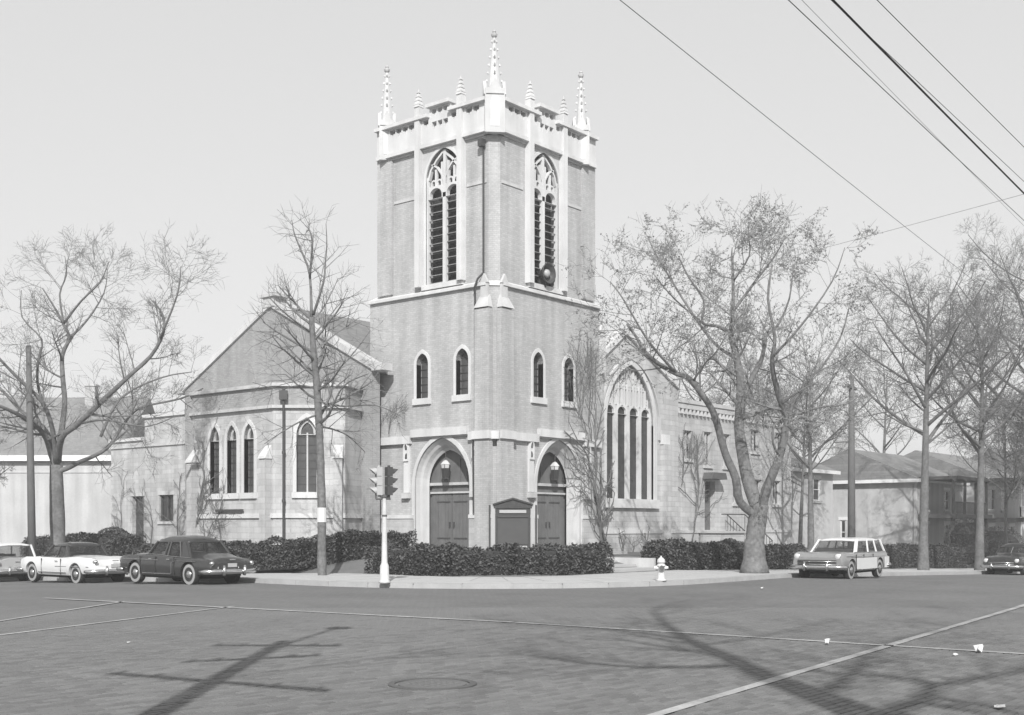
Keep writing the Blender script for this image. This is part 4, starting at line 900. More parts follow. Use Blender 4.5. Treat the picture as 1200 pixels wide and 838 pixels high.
# paper notice band on the slim tree is added with the tree
# ------------------------------------------------------------------ trees: bare spring trees
def perp(d, rr):
    a = Vector((rr.uniform(-1, 1), rr.uniform(-1, 1), rr.uniform(-1, 1))); a = a - d * a.dot(d)
    return a.normalized() if a.length > 1e-3 else d.orthogonal().normalized()
class Tree:
    def __init__(s, seed, up=.25, spread=.85, buds=0, twr=.009, droop=0, dens=1.0, flat=0):
        s.r = random.Random(seed); s.t = MB(); s.c = MB(); s.b = MB(); s.up = up; s.sp = spread; s.buds = buds; s.twr = twr; s.droop = droop; s.dens = dens; s.flat = flat
    def limb(s, pts, r0, r1, n=7): 
        m = len(pts); out = []; 
        for i in range(m - 1):                   # smooth the hand-set points
            p0 = pts[max(0, i - 1)]; p1 = pts[i]; p2 = pts[i + 1]; p3 = pts[min(m - 1, i + 2)]
            for k in range(3):
                t = k / 3; out.append(.5 * ((2 * p1) + (p2 - p0) * t + (2 * p0 - 5 * p1 + 4 * p2 - p3) * t * t + (3 * p1 - p0 - 3 * p2 + p3) * t ** 3))
        out.append(pts[-1]); q = len(out); rs = [r0 + (r1 - r0) * (i / (q - 1)) for i in range(q)]
        rs = [x * (1 + s.r.uniform(-.06, .06)) for x in rs]
        s.t.tube(out, rs, n); return out, rs
    def grow(s, p, d, L, r, lvl):
        rr = s.r; n = 5 if lvl <= 1 else (4 if lvl == 2 else 3); pts = [p]; cur = p.copy(); dd = d.normalized()
        for i in range(n):
            dd = (dd + perp(dd, rr) * rr.uniform(.05, .28 if lvl < 2 else .17) + Vector((0, 0, s.up * (.25 if lvl < 3 else .15) - s.droop * .12))).normalized(); cur = cur + dd * (L / n); pts.append(cur)
        r1 = max(r * .35, s.twr * .5); rs = [r + (r1 - r) * i / n for i in range(n + 1)]
        (s.t if lvl <= 1 and r > .03 else s.c).tube(pts, rs, 5 if r > .05 else 3, caps=False)
        if lvl >= 3 and s.buds and rr.random() < s.buds:
            for _ in range(3):
                q = pts[rr.randint(1, n)]; e = perp(dd, rr) * .035; f = perp(dd, rr) * .03; q = q + perp(dd, rr) * .03
                k0 = len(s.b.v); s.b.v += [tuple(q - e), tuple(q + f), tuple(q + e), tuple(q - f)]; s.b.f.append((k0, k0 + 1, k0 + 2, k0 + 3))
        if lvl < 4:
            k = {0: 9, 1: 8, 2: 6, 3: 4}[lvl]; k = max(1, int(k * s.dens * rr.uniform(.8, 1.25)))
            for i in range(k):
                t = rr.uniform(.22 if lvl else .35, 1) if i else 1.0; a = t * n; j = min(n - 1, int(a)); q = pts[j].lerp(pts[j + 1], a - j)
                dr = (pts[j + 1] - pts[j]).normalized(); pe = perp(dr, rr)
                if s.flat: pe.z *= (1 - s.flat); pe.normalize()
                cd = (dr * rr.uniform(.5, 1.0) + pe * s.sp * rr.uniform(.6, 1.2)).normalized()
                s.grow(q, cd, L * rr.uniform(.42, .68) * (1.15 - .4 * t), max(s.twr, rs[j] * rr.uniform(.4, .62)), lvl + 1)
    def spawn(s, pts, rs, n, L0, L1, lvl, t0=.25, sp=1.0):
        rr = s.r; m = len(pts) - 1
        for i in range(n):
            t = t0 + (1 - t0) * (i + rr.random()) / n; a = t * m; j = min(m - 1, int(a)); q = pts[j].lerp(pts[j + 1], a - j); dr = (pts[j + 1] - pts[j]).normalized(); pe = perp(dr, rr)
            if s.flat: pe.z *= (1 - s.flat); pe.normalize()
            cd = (dr * rr.uniform(.3, .8) + pe * sp * rr.uniform(.6, 1.1)).normalized(); s.grow(q, cd, L0 + (L1 - L0) * t, max(s.twr, rs[j] * rr.uniform(.35, .55)), lvl)
    def done(s, label, base, bark='bark', twig='twig', group=None, name='bare_tree'):
        T = thing(name, label, 'tree', (0, 0, 0), 0, group)
        P(s.t, 'trunk', bark, T, True); P(s.c, 'crown', twig, T)
        if s.b.v: P(s.b, 'buds', 'twigpale', T)
        return T
def PX(l, d): return [at(p[0], p[1], d + (p[2] if len(p) > 2 else 0)) for p in l]

# big spreading tree on the left
T = Tree(21, up=.2, twr=.0065, dens=1.5); d = 52
tp, tr_ = T.limb(PX([(68, 650), (68, 637), (67, 600), (66, 560), (66, 545)], d), .34, .27, 10)
L = [([(66, 548), (60, 532), (55, 515, -.5), (45, 502, -1), (25, 488, -2), (0, 476, -3), (-35, 462, -4)], .16, .05),
     ([(65, 545), (60, 520, .5), (50, 500, 1), (26, 483, 1.5), (0, 455, 2), (-35, 425, 3)], .14, .04),
     ([(66, 545), (62, 505, -1), (50, 472, -1.5), (24, 446, -2), (0, 421, -2.5), (-20, 396, -3)], .12, .035),
     ([(66, 545), (71, 514), (76, 474, .5), (74, 446, .6), (73, 417, .8), (81, 396, 1), (74, 379, 1), (66, 364, 1), (50, 338, 1)], .15, .03),
     ([(75, 380, 1), (70, 345, 1.4), (78, 322, 1.6), (76, 300, 1.8)], .05, .015), ([(74, 380, 1), (95, 353, .5), (117, 331, 0), (128, 306, 0)], .06, .015),
     ([(82, 396, 1), (103, 374, 1.8), (122, 343, 2.5), (126, 315, 3)], .06, .015),
     ([(50, 472, -1.5), (44, 448, -1), (45, 422, -1), (49, 398, -.6), (26, 372, 0), (25, 340, 0)], .07, .018),
     ([(68, 540), (72, 513, -1), (89, 499, -1.6), (118, 472, -2.4), (150, 442, -3), (177, 417, -3), (191, 391, -3.4), (191, 370, -3.4), (179, 352, -3.6)], .15, .03),
     ([(188, 396, -3.4), (208, 345, -4), (212, 312, -4.4)], .05, .014),
     ([(68, 552), (78, 549), (94, 541, 1), (115, 532, 2), (130, 520, 2.4), (150, 490, 3), (167, 477, 3.4), (212, 467, 4), (238, 455, 4.4)], .13, .03),
     ([(118, 512, 1.6), (141, 467, 1.8), (188, 443, 2), (225, 436, 2)], .07, .02), ([(95, 496, -1.7), (125, 492, -3), (170, 500, -4), (205, 488, -4.6)], .05, .015)]
for l, a, b in L:
    p, r = T.limb(PX(l, d), a, b); T.spawn(p, r, int(5 + a * 40), 2.3, 1.3, 2, .3)
T.done('big spreading bare tree with many rising limbs behind the parked cars on the left', None)

# slim straight tree on the left pavement, with the paper notice
T = Tree(22, up=.15, twr=.006, dens=1.35); d = 41.5
p, r = T.limb(PX([(378, 678), (377, 660), (377, 600), (376, 560), (374, 500), (371, 450), (368, 420), (366, 390), (365, 372)], d), .17, .09, 9)
T.spawn(p, r, 16, 2.6, 1.8, 2, .50, 1.1)
for l, a, b in [([(365, 373), (363, 322, .3), (353, 294, .5), (345, 274, .6), (342, 258, .6)], .06, .012), ([(363, 325, .2), (366, 283, 0), (362, 268, 0), (363, 262)], .05, .01),
                ([(367, 369), (375, 345, -.3), (380, 326, -.4), (381, 309, -.4), (383, 287, -.5), (382, 262, -.5)], .055, .012),
                ([(374, 497), (384, 488, -.4), (389, 478, -.7), (398, 459, -1), (410, 447, -1.3), (432, 438, -1.6)], .06, .015), ([(372, 462), (380, 441, .3), (396, 433, .6), (418, 409, 1), (434, 387, 1.4)], .05, .012),
                ([(370, 440), (360, 430, .4), (345, 415, .8), (325, 395, 1.2), (305, 389, 1.6)], .045, .012), ([(374, 485), (350, 495, -.5), (328, 508, -1), (310, 520, -1.4)], .04, .012),
                ([(375, 500), (390, 503, .5), (408, 511, 1), (428, 530, 1.4)], .04, .012), ([(371, 455), (350, 452, .5), (325, 456, 1), (296, 448, 1.3)], .04, .012), ([(372, 470), (400, 476, -.6), (440, 475, -1.2), (470, 488, -1.5)], .04, .012)]:
    p, r = T.limb(PX(l, d), a, b, 6); T.spawn(p, r, 9, 1.6, .7, 3, .15, 1.0)
slim = T.done('slim straight bare tree on the pavement before the bay, a white notice round its trunk', None)
nt_ = P0(MB().tube([at(377, 612, 41.5), at(377, 595, 41.5)], .165, 12), 'paper_notice', 'paper'); tagit(nt_, 'white paper notice wrapped round the trunk of the slim tree before the bay', 'notice')

# big forked tree on the right with budding crown
T = Tree(23, up=.12, buds=.9, twr=.0075, dens=1.45); d = 43.8
p, r = T.limb(PX([(884, 672), (885, 664), (884, 645), (886, 620), (889, 602), (890, 592)], d), .39, .34, 12)
T.t.lathe([(.55, -.25), (.49, .0), (.42, .25), (.38, .7), (.35, 1.0)], at(884, 664, d), 14)
L = [([(887, 605), (867, 588, -.4), (862, 560, -.8), (850, 532, -1), (839, 492, -1.4), (830, 473, -1.6), (808, 444, -2), (793, 438, -2.2), (776, 429, -2.4), (765, 421, -2.6), (754, 410, -2.8), (747, 397, -3), (735, 380, -3.2)], .165, .04),
     ([(889, 600), (876, 560, .3), (870, 530, .4), (866, 500, .5), (868, 470, .5), (867, 440, .4), (862, 415, .3), (856, 390, .2)], .27, .11),
     ([(856, 390, .2), (840, 382, 0), (823, 378, -.3), (825, 352, -.5), (807, 325, -.8), (795, 300, -1)], .08, .02),
     ([(856, 390, .2), (859, 365, .4), (859, 330, .6), (858, 300, .8), (857, 305, 1), (858, 290, 1)], .085, .018),
     ([(868, 472, .5), (875, 456, .9), (884, 437, 1.3), (892, 422, 1.5), (896, 405, 1.6), (898, 393, 1.6), (911, 382, 1.8), (925, 350, 2), (930, 310, 2)], .12, .02),
     ([(892, 600), (898, 574, -.3), (907, 552, -.6), (915, 530, -.8), (920, 505, -1), (922, 492, -1), (915, 472, -1.2), (907, 442, -1.6), (905, 419, -2), (908, 395, -2.2), (900, 350, -2.4), (905, 310, -2.5)], .2, .03),
     ([(921, 498, -1), (928, 487, -1), (938, 484, -1), (961, 477, -.6), (990, 474, -.4), (1010, 462, 0)], .08, .02), ([(924, 492, -1), (929, 474, -.5), (949, 444, 0), (963, 430, .5), (985, 395, 1), (995, 360, 1)], .08, .02),
     ([(914, 535, -.8), (906, 520, -1.4), (907, 500, -1.6), (918, 488, -1.4)], .05, .03),
     ([(812, 447, -2), (827, 425, -2.5), (838, 414, -3), (850, 395, -3.4)], .04, .012), ([(862, 420, .3), (835, 400, 1.4), (800, 350, 2.4), (770, 300, 3), (760, 280, 3)], .07, .015),
     ([(859, 365, .4), (885, 330, 1.2), (908, 300, 1.6), (922, 275, 1.6)], .06, .012), ([(905, 419, -2), (940, 380, -2.6), (975, 330, -3), (990, 290, -3)], .05, .012),
     ([(793, 438, -2.2), (760, 400, -3.4), (730, 350, -4), (715, 330, -4)], .05, .012), ([(859, 330, .6), (878, 300, .2), (877, 275, 0), (878, 262, 0)], .04, .01), ([(823, 378, -.3), (790, 350, -1.6), (765, 320, -2.4)], .04, .01)]
for l, a, b in L:
    p, r = T.limb(PX(l, d), a, b, 8); T.spawn(p, r, int(6 + a * 30 if a < .2 else 7), 2.1, 1.35, 2, .45 if a > .12 else .15, 1.0)
T.done('big fork trunked tree with a pale budding crown right of the great window', None, 'barkpale', 'twigpale')

# row of street trees on the right and the trees behind
def street_tree(label, x, y, h, r, seed, fork=.35, nl=9, spread=.75, lean=0, up=.35, group=None, dens=1.0, twr=.0085, z=None, tw='twig'):
    T = Tree(seed, up=up, twr=twr, dens=dens); b = Vector((x, y, zs(x, y) if z is None else z)); rr = T.r
    ln = Vector((rr.uniform(-.2, .2), rr.uniform(-.2, .2), 0))
    p, q = T.limb([b - Vector((0, 0, .2)), b + Vector((0, 0, h * .1)), b + Vector((0, 0, h * fork)) + ln, b + Vector((0, 0, h * .62)) + ln * 2, b + Vector((0, 0, h * .9)) + ln * 3], r, r * .12, 8)
    for i in range(nl):
        t = fork + .08 + (.8 - fork) * i / nl; c = b + Vector((0, 0, h * t)) + ln * (t * 3); an = i * 2.4 + seed; L_ = h * spread * .5 * (1.15 - t * .75)
        dr = Vector((math.cos(an), math.sin(an), rr.uniform(.35, .9))).normalized(); pts = [c]; cur = c
        for k in range(4):
            dr = (dr + Vector((0, 0, .12)) + perp(dr, rr) * .15).normalized(); cur = cur + dr * L_ / 4; pts.append(cur)
        pp, rs = T.limb(pts, r * .42 * (1.2 - t), .02, 5); T.spawn(pp, rs, 8, L_ * .45, L_ * .25, 2, .2, 1.0)
    T.spawn(p, q, 10, h * .2, h * .12, 2, .55, .9)
    return T.done(label, None, 'bark', tw, group)
g = 'street trees along the right hand street'
street_tree('dense bare street tree before the blank side wall of the white house', 20.6, -10.4, 14.5, .33, 31, group=g, spread=1.0, nl=15, dens=1.4)
street_tree('bare street tree before the dark two tiered porch', 26.2, -11.3, 14, .30, 32, group=g, spread=1.0, nl=15, dens=1.4)
street_tree('tall dark street tree rising at the right edge, twigs crossing the wires', 34.6, -11.6, 19.5, .36, 33, group=g, spread=.95, nl=17, dens=1.4)
street_tree('bare tree behind the utility pole, between parish house and white house', 22.5, -3.5, 12.5, .25, 34, group=g, spread=1.0, nl=10, dens=1.0)
g2 = 'bare trees standing behind the right hand houses'
street_tree('bare tree behind the parish house roof', 34, 10, 15, .3, 35, group=g2, z=0, tw='twig'); street_tree('bare tree behind the roof of the white house', 47, 12, 16, .3, 36, group=g2, z=0)
street_tree('distant bare tree behind the sun porch house at the right edge', 60, 8, 17, .3, 37, group=g2, z=-.5); street_tree('bare tree between the white house and the sun porch house', 51.3, -6.5, 13, .22, 38, group=g, z=-.7)
street_tree('bare tree at the far side of the white house chimney', 40, 9, 15, .25, 40, group=g2, z=-.3, nl=13, dens=1.4)
street_tree('bare street tree farther down the right hand street', 46, -11.2, 14, .26, 45, group=g, spread=1.0, nl=13, dens=1.4); street_tree('hazy bare tree between the parish house end and the pole', 31.5, 1.5, 10.5, .18, 46, group=g2, z=.1, spread=1.1, nl=12, dens=1.4)
for lb, x_, y_, h_, sd in (('low bushy bare tree standing at the back corner of the white house', 40.5, 9.5, 11.5, 71), ('low bushy bare tree before the roof of the white house, right of the pole', 44, -9.3, 11, 72),
                            ('low bushy bare tree between the porch of the white house and the far right car', 37.5, -9.2, 10.5, 73), ('low bare tree hiding the sun porch house at the right edge', 50, -9.5, 12, 74)):
    street_tree(lb, x_, y_, h_, .16, sd, fork=.3, nl=15, spread=1.15, group=g2, dens=1.3)
g3 = 'bare trees behind the left hand houses'
street_tree('bare tree behind the stucco building at the far left', -12, 60, 15, .3, 41, group=g3, z=0); street_tree('bare tree behind the roof of the dark roofed house', 0, 58, 14, .3, 42, group=g3, z=0)
street_tree('small thin tree left of the leaning utility pole', -11.6, 19.5, 7, .13, 43, fork=.5, nl=5, spread=.5, group=g3)
street_tree('bare tree rising behind the church wing', 12, 45, 14, .28, 44, group=g3, z=0)

# the big tree beside the viewer: its limbs throw the long shadows over the paving
T = Tree(51, up=.3, twr=.012, dens=.9); TE = math.tan(SUN_EL)
def shp(px, py, pd, back=4.5):                             # a limb point at depth pd whose shadow falls on this ground point
    g_ = on0(px, py, 0); dd = (g_ - Vector(EYE)); gd = dd.x * FX + dd.y * FY; gl = dd.x * RX + dd.y * RY; pd -= back
    return cf(gl + .02 * (gd - pd), pd, (gd - pd) * TE)
b_ = cf(3.85, -3.4, 0)
p, r = T.limb([b_, cf(3.85, -3.4, 3), cf(3.8, -3.3, 7.5), shp(1010, 838, 1.3), shp(955, 815, 1.5), shp(900, 795, 1.8)], .34, .24, 10)
LL = [([shp(900, 795, 1.8), shp(850, 770, 2.4), shp(805, 750, 2.8), shp(780, 732, 3.2), shp(765, 716, 3.6)], .22, .05),
      ([shp(955, 815, 1.5), shp(985, 800, .8), shp(1000, 786, 0), shp(1020, 767, -.8), shp(1050, 750, -1.5)], .12, .04),
      ([cf(3.8, -3.3, 7.2), cf(4.1, -3.8, 9), shp(1050, 838, .0), shp(1080, 822, -.5), shp(1090, 808, -.8), shp(1078, 798, -1), shp(1040, 793, -1.2), shp(985, 790, -1)], .19, .05),
      ([shp(1088, 806, -.8), shp(1140, 796, -1.4), shp(1195, 786, -2), shp(1260, 770, -3)], .1, .035),
      ([shp(870, 780, 2.2), shp(770, 783, 3.4), shp(690, 778, 4), shp(600, 766, 4.4)], .1, .03), ([shp(805, 750, 2.8), shp(740, 741, 4), shp(660, 733, 5), shp(560, 725, 5.4)], .09, .025),
      ([shp(765, 716, 3.6), shp(790, 706, 3.6), shp(845, 702, 3.4)], .05, .02), ([shp(1050, 750, -1.5), shp(1120, 735, -2), shp(1180, 715, -2.4)], .06, .02), ([shp(820, 757, 2.8), shp(900, 745, 1.8), shp(985, 725, 1)], .06, .02)]
for l, a, b in LL:
    p, r = T.limb(l, a, b, 7); T.spawn(p, r, 9, 2.2, 1.5, 2, .2, 1.0)
T.done('large bare tree beside the viewer, its forked limbs shadowing the paving', None)

# climbing vines on the walls
def vine(label, fr, starts, seed, bounds, L0=2.2, n=3):
    rr = random.Random(seed); st_, tw = MB(), MB()
    def go(u, v, a, L, r, lvl):
        k = 5; pts = [fr(u, v, -.06 - r)]
        for i in range(k):
            a += rr.uniform(-.35, .35); a += (math.pi / 2 - a) * .06; u += math.cos(a) * L / k; v += math.sin(a) * L / k
            if not (bounds[0] < u < bounds[1] and bounds[2] < v < bounds[3] - rr.random() * 1.5): break
            pts.append(fr(u, v, -.06 - r - rr.uniform(0, .05)))
            if lvl < 3 and rr.random() < (.5 if lvl else .8):
                go(u, v, a + rr.choice((-1, 1)) * rr.uniform(.4, 1.2), L * rr.uniform(.5, .75), max(.008, r * .6), lvl + 1)
        if len(pts) > 1: (st_ if lvl < 2 else tw).tube(pts, [r] + [r * .75] * (len(pts) - 1), 4, caps=False)
        if lvl < 2 and len(pts) == k + 1: go(u, v, a, L * .8, max(.01, r * .75), lvl + 1)
    for u, v, a, r in starts: go(u, v, a, L0, r, 0)
    t = thing('climbing_vine', label, 'vine', (0, 0, 0), 0, 'leafless vines on the church walls'); P(st_, 'stem', 'bark', t); P(tw, 'shoots', 'twig', t)
RF1 = shift(RF, -.14)
vine('leafless vine spreading over the tower wall right of the right door', RF1, [(7.3, .8, 1.7, .06), (7.1, 2.0, 1.9, .05), (6.6, 5.8, 1.8, .03), (7.0, 5.9, 1.5, .03), (6.2, 6.0, 1.7, .025), (5.6, 7.0, 1.4, .02), (6.9, 7.5, 1.8, .02), (6.5, 8.5, 1.6, .02)], 61, (4.4, 7.7, .5, 11.3), 2.6)
vine('thick stemmed vine curling up the wall left of the great window', shift(NF, -.14), [(8.3, .6, 1.9, .09), (7.9, 2.2, 2.2, .06), (8.2, 1.4, 1.2, .03)], 62, (7.0, 8.9, .5, 6.5), 2.2)
vine('leafless vine under the sill of the great window', shift(NF, -.18), [(9.5, .6, 1.7, .04), (11.4, .6, 1.4, .04), (10.4, .6, 1.6, .03)], 63, (8.4, 13, .4, 2.7), 1.2)
vine('leafless vine on the parish house wall above its door', PF, [(16.6, .7, 1.55, .05), (17.2, 3.2, 1.7, .03), (16.2, 5.0, 1.6, .03), (15.6, 4.0, 1.6, .03)], 64, (15.1, 20.5, .5, 7.7), 2.4)
vine('leafless vine arching over the left corner of the bay', FA, [(.5, .8, 1.9, .05), (.6, 3.0, 1.2, .04), (1.0, .8, 1.2, .03), (2.4, .8, 1.5, .025)], 65, (.02, 5.6, .4, 6.6), 1.5)
vine('leafless vine climbing the church wing beside its window', shift(WF, 0), [(26.3, .6, 1.6, .04), (24.5, .6, 1.6, .04), (29.3, .6, 1.5, .03), (32.2, .6, 1.4, .03)], 66, (21, 33.5, .4, 6.4), 2.0)
vine('leafless vine on the left tower wall below the slit windows', shift(LF, -.02), [(7.0, 6.0, 1.8, .02), (6.2, 6.0, 1.4, .02)], 67, (4.9, 7.5, 5.9, 9), 1.3)
# ------------------------------------------------------------------ cars (local x forward, y left)
def interp(tab, x):
    if x <= tab[0][0]: return tab[0][1]
    for (a, va), (b, vb) in zip(tab, tab[1:]):
        if x <= b:
            t = (x - a) / (b - a); t = t * t * (3 - 2 * t); return va + (vb - va) * t
    return tab[-1][1]
def car(label, loc, rz, c, group='cars parked along the kerbs'):
    t = thing('parked_car', label, 'car', loc, rz, group)
    xr, xf = c['xr'], c['xf']; wb2 = c['wb'] / 2; hw = c['w'] / 2; R = c.get('R', .34)
    n = 44; mb = MB(); prof = [0, .45, .8, .97, 1.0, 1.0, .985, .93, .82, .62, .35, 0]
    def sect(x):
        zt = interp(c['top'], x); zf = interp(c['fend'], x); zb = interp(c['bot'], x); w_ = hw * interp(c['wid'], x)
        zm = zb + (zf - zb) * .5
        return [(0, zb), (w_ * .6, zb), (w_ * .93, zb + .02), (w_ * .985, zb + .1), (w_ * 1.0, zm), (w_ * .985, zf - .16), (w_ * .95, zf - .05), (w_ * .87, zf), (w_ * .76, zf - .015), (w_ * .62, (zf + zt) / 2 - .01), (w_ * .4, zt), (0, zt + .015)]
    rows = []
    for i in range(n + 1):
        x = xr + (xf - xr) * i / n; s = sect(x); full = s + [(-y, z) for y, z in s[-2:0:-1]]; rows.append(len(mb.v)); mb.v += [(x, y, z) for y, z in full]; m = len(full)
    for i in range(n):
        for j in range(m): k = (j + 1) % m; mb.f.append((rows[i] + j, rows[i] + k, rows[i + 1] + k, rows[i + 1] + j))
    mb.f.append(tuple(rows[0] + j for j in range(m))[::-1]); mb.f.append(tuple(rows[n] + j for j in range(m)))
    body = P(mb, 'body', c['paint'], t, True)
    # cut the wheel openings
    cut = MB()
    for x in (-wb2, wb2):
        rr_ = R + (.07 if (x > 0 or not c.get('skirt')) else .03)
        for s in (-1, 1): cut.tube([(x, s * (hw - .32), R - .01), (x, s * (hw + .3), R - .01)], rr_, 24)
    co = cut.build('cutter', M['tyre']); co.parent = t
    md = body.modifiers.new('b', 'BOOLEAN'); md.object = co; md.solver = 'EXACT'; bpy.context.view_layer.update()
    me = bpy.data.meshes.new_from_object(body.evaluated_get(bpy.context.evaluated_depsgraph_get())); body.modifiers.clear(); body.data = me; me.name = 'body'
    me.polygons.foreach_set('use_smooth', [True] * len(me.polygons)); bpy.data.objects.remove(co)
    try: me.set_sharp_from_angle(angle=rad(38))
    except Exception: pass
    P(MB().box((-wb2 + .0, -hw + .34, .2), (wb2, hw - .34, .4)).box((xr + .3, -hw + .35, .3), (xf - .3, hw - .35, .42)), 'underbody', 'tyre', t)
    # wheels
    for x in (-wb2, wb2):
        for s in (-1, 1):
            y0 = s * (hw - .25); y1 = s * (hw - .05)
            w_ = thing_part('wheel', t)
            ty = P(MB().lathe([(R * .55, y0), (R * .95, y0), (R, y0 + s * .03), (R, y1 - s * .03), (R * .95, y1), (R * .62, y1 + s * .005)], (x, 0, R), 24, 'y'), 'tyre', 'tyre', w_, True)
            if c.get('ww'): P(MB().lathe([(R * .9, y1 + s * .004), (R * .64, y1 + s * .012)], (x, 0, R), 24, 'y', caps=False), 'whitewall', 'whitewall', w_)
            P(MB().lathe([(R * .62, y1 + s * .004), (R * .55, y1 - s * .03), (R * .3, y1 - s * .01)], (x, 0, R), 20, 'y'), 'rim', c.get('rim', 'hub'), w_, True)
            P(MB().lathe([(R * .36, y1 - s * .01), (R * .3, y1 + s * .03), (R * .12, y1 + s * .045), (.001, y1 + s * .05)], (x, 0, R), 16, 'y', caps=False), 'hubcap', 'hub', w_, True)
    # greenhouse: pillars, roof shell and see-through glass
    g = c['gh']; zb, zr = g['zb'], g['zr']; bw, rw = hw * g['bw'], hw * g['rw']
    b0, b1, r0, r1 = g['b0'], g['b1'], g['r0'], g['r1']      # rear and front x at the belt and at the roof
    def gp(x, top, s):                           # x given as fraction 0..1 rear to front
        return (b0 + (b1 - b0) * x, s * (bw + .01), zb - .13) if not top else (r0 + (r1 - r0) * x, s * rw, zr)
    roof = MB(); nx_, ny2 = 14, 10; base = 0
    for top_ in (0, 1):
        for i in range(nx_ + 1):
            u = -1 + 2 * i / nx_; x = r0 - .05 + (r1 - r0 + .12) * (u + 1) / 2; ex = (1 - abs(u) ** 3.5) 
            for j in range(ny2 + 1):
                v = -1 + 2 * j / ny2; ey = (1 - abs(v) ** 3)
                wv = (rw + .02) * (1 - .10 * abs(u) ** 4)
                roof.v.append((x, v * wv, zr - .05 + (.05 if top_ else 0) + g.get('crown', .11) * min(ex, 1) ** .6 * max(ey, 0) ** .6))
    K = (nx_ + 1) * (ny2 + 1)
    for i in range(nx_):
        for j in range(ny2):
            a = i * (ny2 + 1) + j; roof.f.append((a, a + 1, a + ny2 + 2, a + ny2 + 1)); a += K; roof.f.append((a, a + ny2 + 1, a + ny2 + 2, a + 1))
    edge = [i * (ny2 + 1) for i in range(nx_ + 1)] + [nx_ * (ny2 + 1) + j for j in range(1, ny2 + 1)] + [i * (ny2 + 1) + ny2 for i in range(nx_ - 1, -1, -1)] + [j for j in range(ny2 - 1, 0, -1)]
    for a, b in zip(edge, edge[1:] + edge[:1]): roof.f.append((a, b, b + K, a + K))
    P(roof, 'roof', c.get('roofpaint', c['paint']), t, True)
    pm = c.get('pillar', c.get('roofpaint', c['paint']))
    def bar(p, q, r): P(MB().tube([p, q], r, 6), 'pillar', pm, t)
    for s in (-1, 1):
        for x in g['pil']: bar(gp(x, 0, s), gp(x, 1, s), .035 if 0 < x < 1 else .045)
        if g.get('cp'):                          # broad rear quarter panel
            x = g['cp']; P(MB().add([gp(0, 0, s), gp(x, 0, s), gp(x * .8, 1, s), gp(0, 1, s)] + [(p[0], p[1] - s * .05, p[2]) for p in (gp(0, 0, s), gp(x, 0, s), gp(x * .8, 1, s), gp(0, 1, s))],
                [(0, 1, 2, 3), (7, 6, 5, 4), (0, 4, 5, 1), (1, 5, 6, 2), (2, 6, 7, 3), (3, 7, 4, 0)]), 'rear_quarter', pm, t)
        xs_ = g['pil']
        for a, b in zip(xs_, xs_[1:]):
            if g.get('cp') and a < g['cp'] * .5: a = g['cp'] * .8
            P(MB().add([(p[0], p[1] - s * .01, p[2]) for p in (gp(a, 0, s), gp(b, 0, s), gp(b, 1, s), gp(a, 1, s))], [(0, 1, 2, 3)]), 'side_window', 'carglass', t)
        P(MB().tube([(b0 + (b1 - b0) * q / 6, s * hw * .885, interp(c['fend'], b0 + (b1 - b0) * q / 6) + .008) for q in range(7)], .012, 4), 'belt_trim', 'chrome', t)
    for nm, bx, rx in (('windscreen', b1, r1), ('rear_window', b0, r0)):
        q = MB(); bulge = .10 if nm == 'windscreen' else -.1
        for i in range(7):
            y = -1 + i / 3; e = bulge * (1 - y * y); q.v += [(bx + e, y * bw * .97, zb - .1 * abs(y)), (rx + e * .6, y * rw * .97, zr)]
        for i in range(6): q.f.append((2 * i, 2 * i + 2, 2 * i + 3, 2 * i + 1))
        P(q, nm, 'carglass', t, True)
    if g.get('split'): P(MB().tube([(b1 + .1, 0, zb), (r1 + .07, 0, zr)], .02, 5), 'windscreen_divider', 'chrome', t)
    for x in (-.05, .85) if not c.get('wagon') else (-.9, 0, .75):
        P(MB().box((x - .12, -hw * .72, zb - .35), (x + .06, hw * .72, zb + .12)), 'seat', 'darktrim', t)
    P(MB().lathe([(.19, -.01), (.19, .01), (.165, .01), (.165, -.01)], (b1 - .45, .38, zb + .02), 16, 'x', caps=False), 'steering_wheel', 'iron', t)
    # bumpers
    def bumper(x, sgn, z, guards):
        b = P(MB().tube([(x - sgn * .38, -hw - .02, z), (x - sgn * .1, -hw - .01, z), (x + sgn * .03, -hw * .75, z), (x + sgn * .08, 0, z), (x + sgn * .03, hw * .75, z), (x - sgn * .1, hw + .01, z), (x - sgn * .38, hw + .02, z)], [.05, .08, .09, .09, .09, .08, .05], 8), 'bumper', 'chrome', t, True)
        for y in guards: P(MB().tube([(x + sgn * .1, y, z - .12), (x + sgn * .15, y, z), (x + sgn * .12, y, z + .2)], [.05, .07, .035], 8), 'bumper_guard', 'chrome', b, True)
    bumper(xf, 1, .46, (-.42, .42)); bumper(xr, -1, .46, (-.4, .4))
    zf_ = interp(c['fend'], xf - .15)
    for s in (-1, 1):
        yh = s * hw * .78; z = c.get('hz', zf_ - .17)
        hl = P(MB().lathe([(.115, xf - .14), (.12, xf - .02), (.105, xf - .01)], (0, yh, z), 18, 'x'), 'headlight', 'chrome', t, True)
        P(MB().lathe([(.1, xf - .009), (.07, xf + .015), (.001, xf + .025)], (0, yh, z), 18, 'x', caps=False), 'lens', 'lamp', hl, True)
        zt_ = c.get('tz', .78); P(MB().lathe([(.07, xr + .1), (.075, xr - .03), (.04, xr - .06), (.001, xr - .065)], (0, s * hw * .82, zt_), 12, 'x'), 'tail_light', 'chrome', t, True)
        for x in c.get('handles', (.0,)): P(MB().tube([(x, s * (hw + .015), zb - .16), (x + .16, s * (hw + .02), zb - .16)], .018, 5), 'door_handle', 'chrome', t)
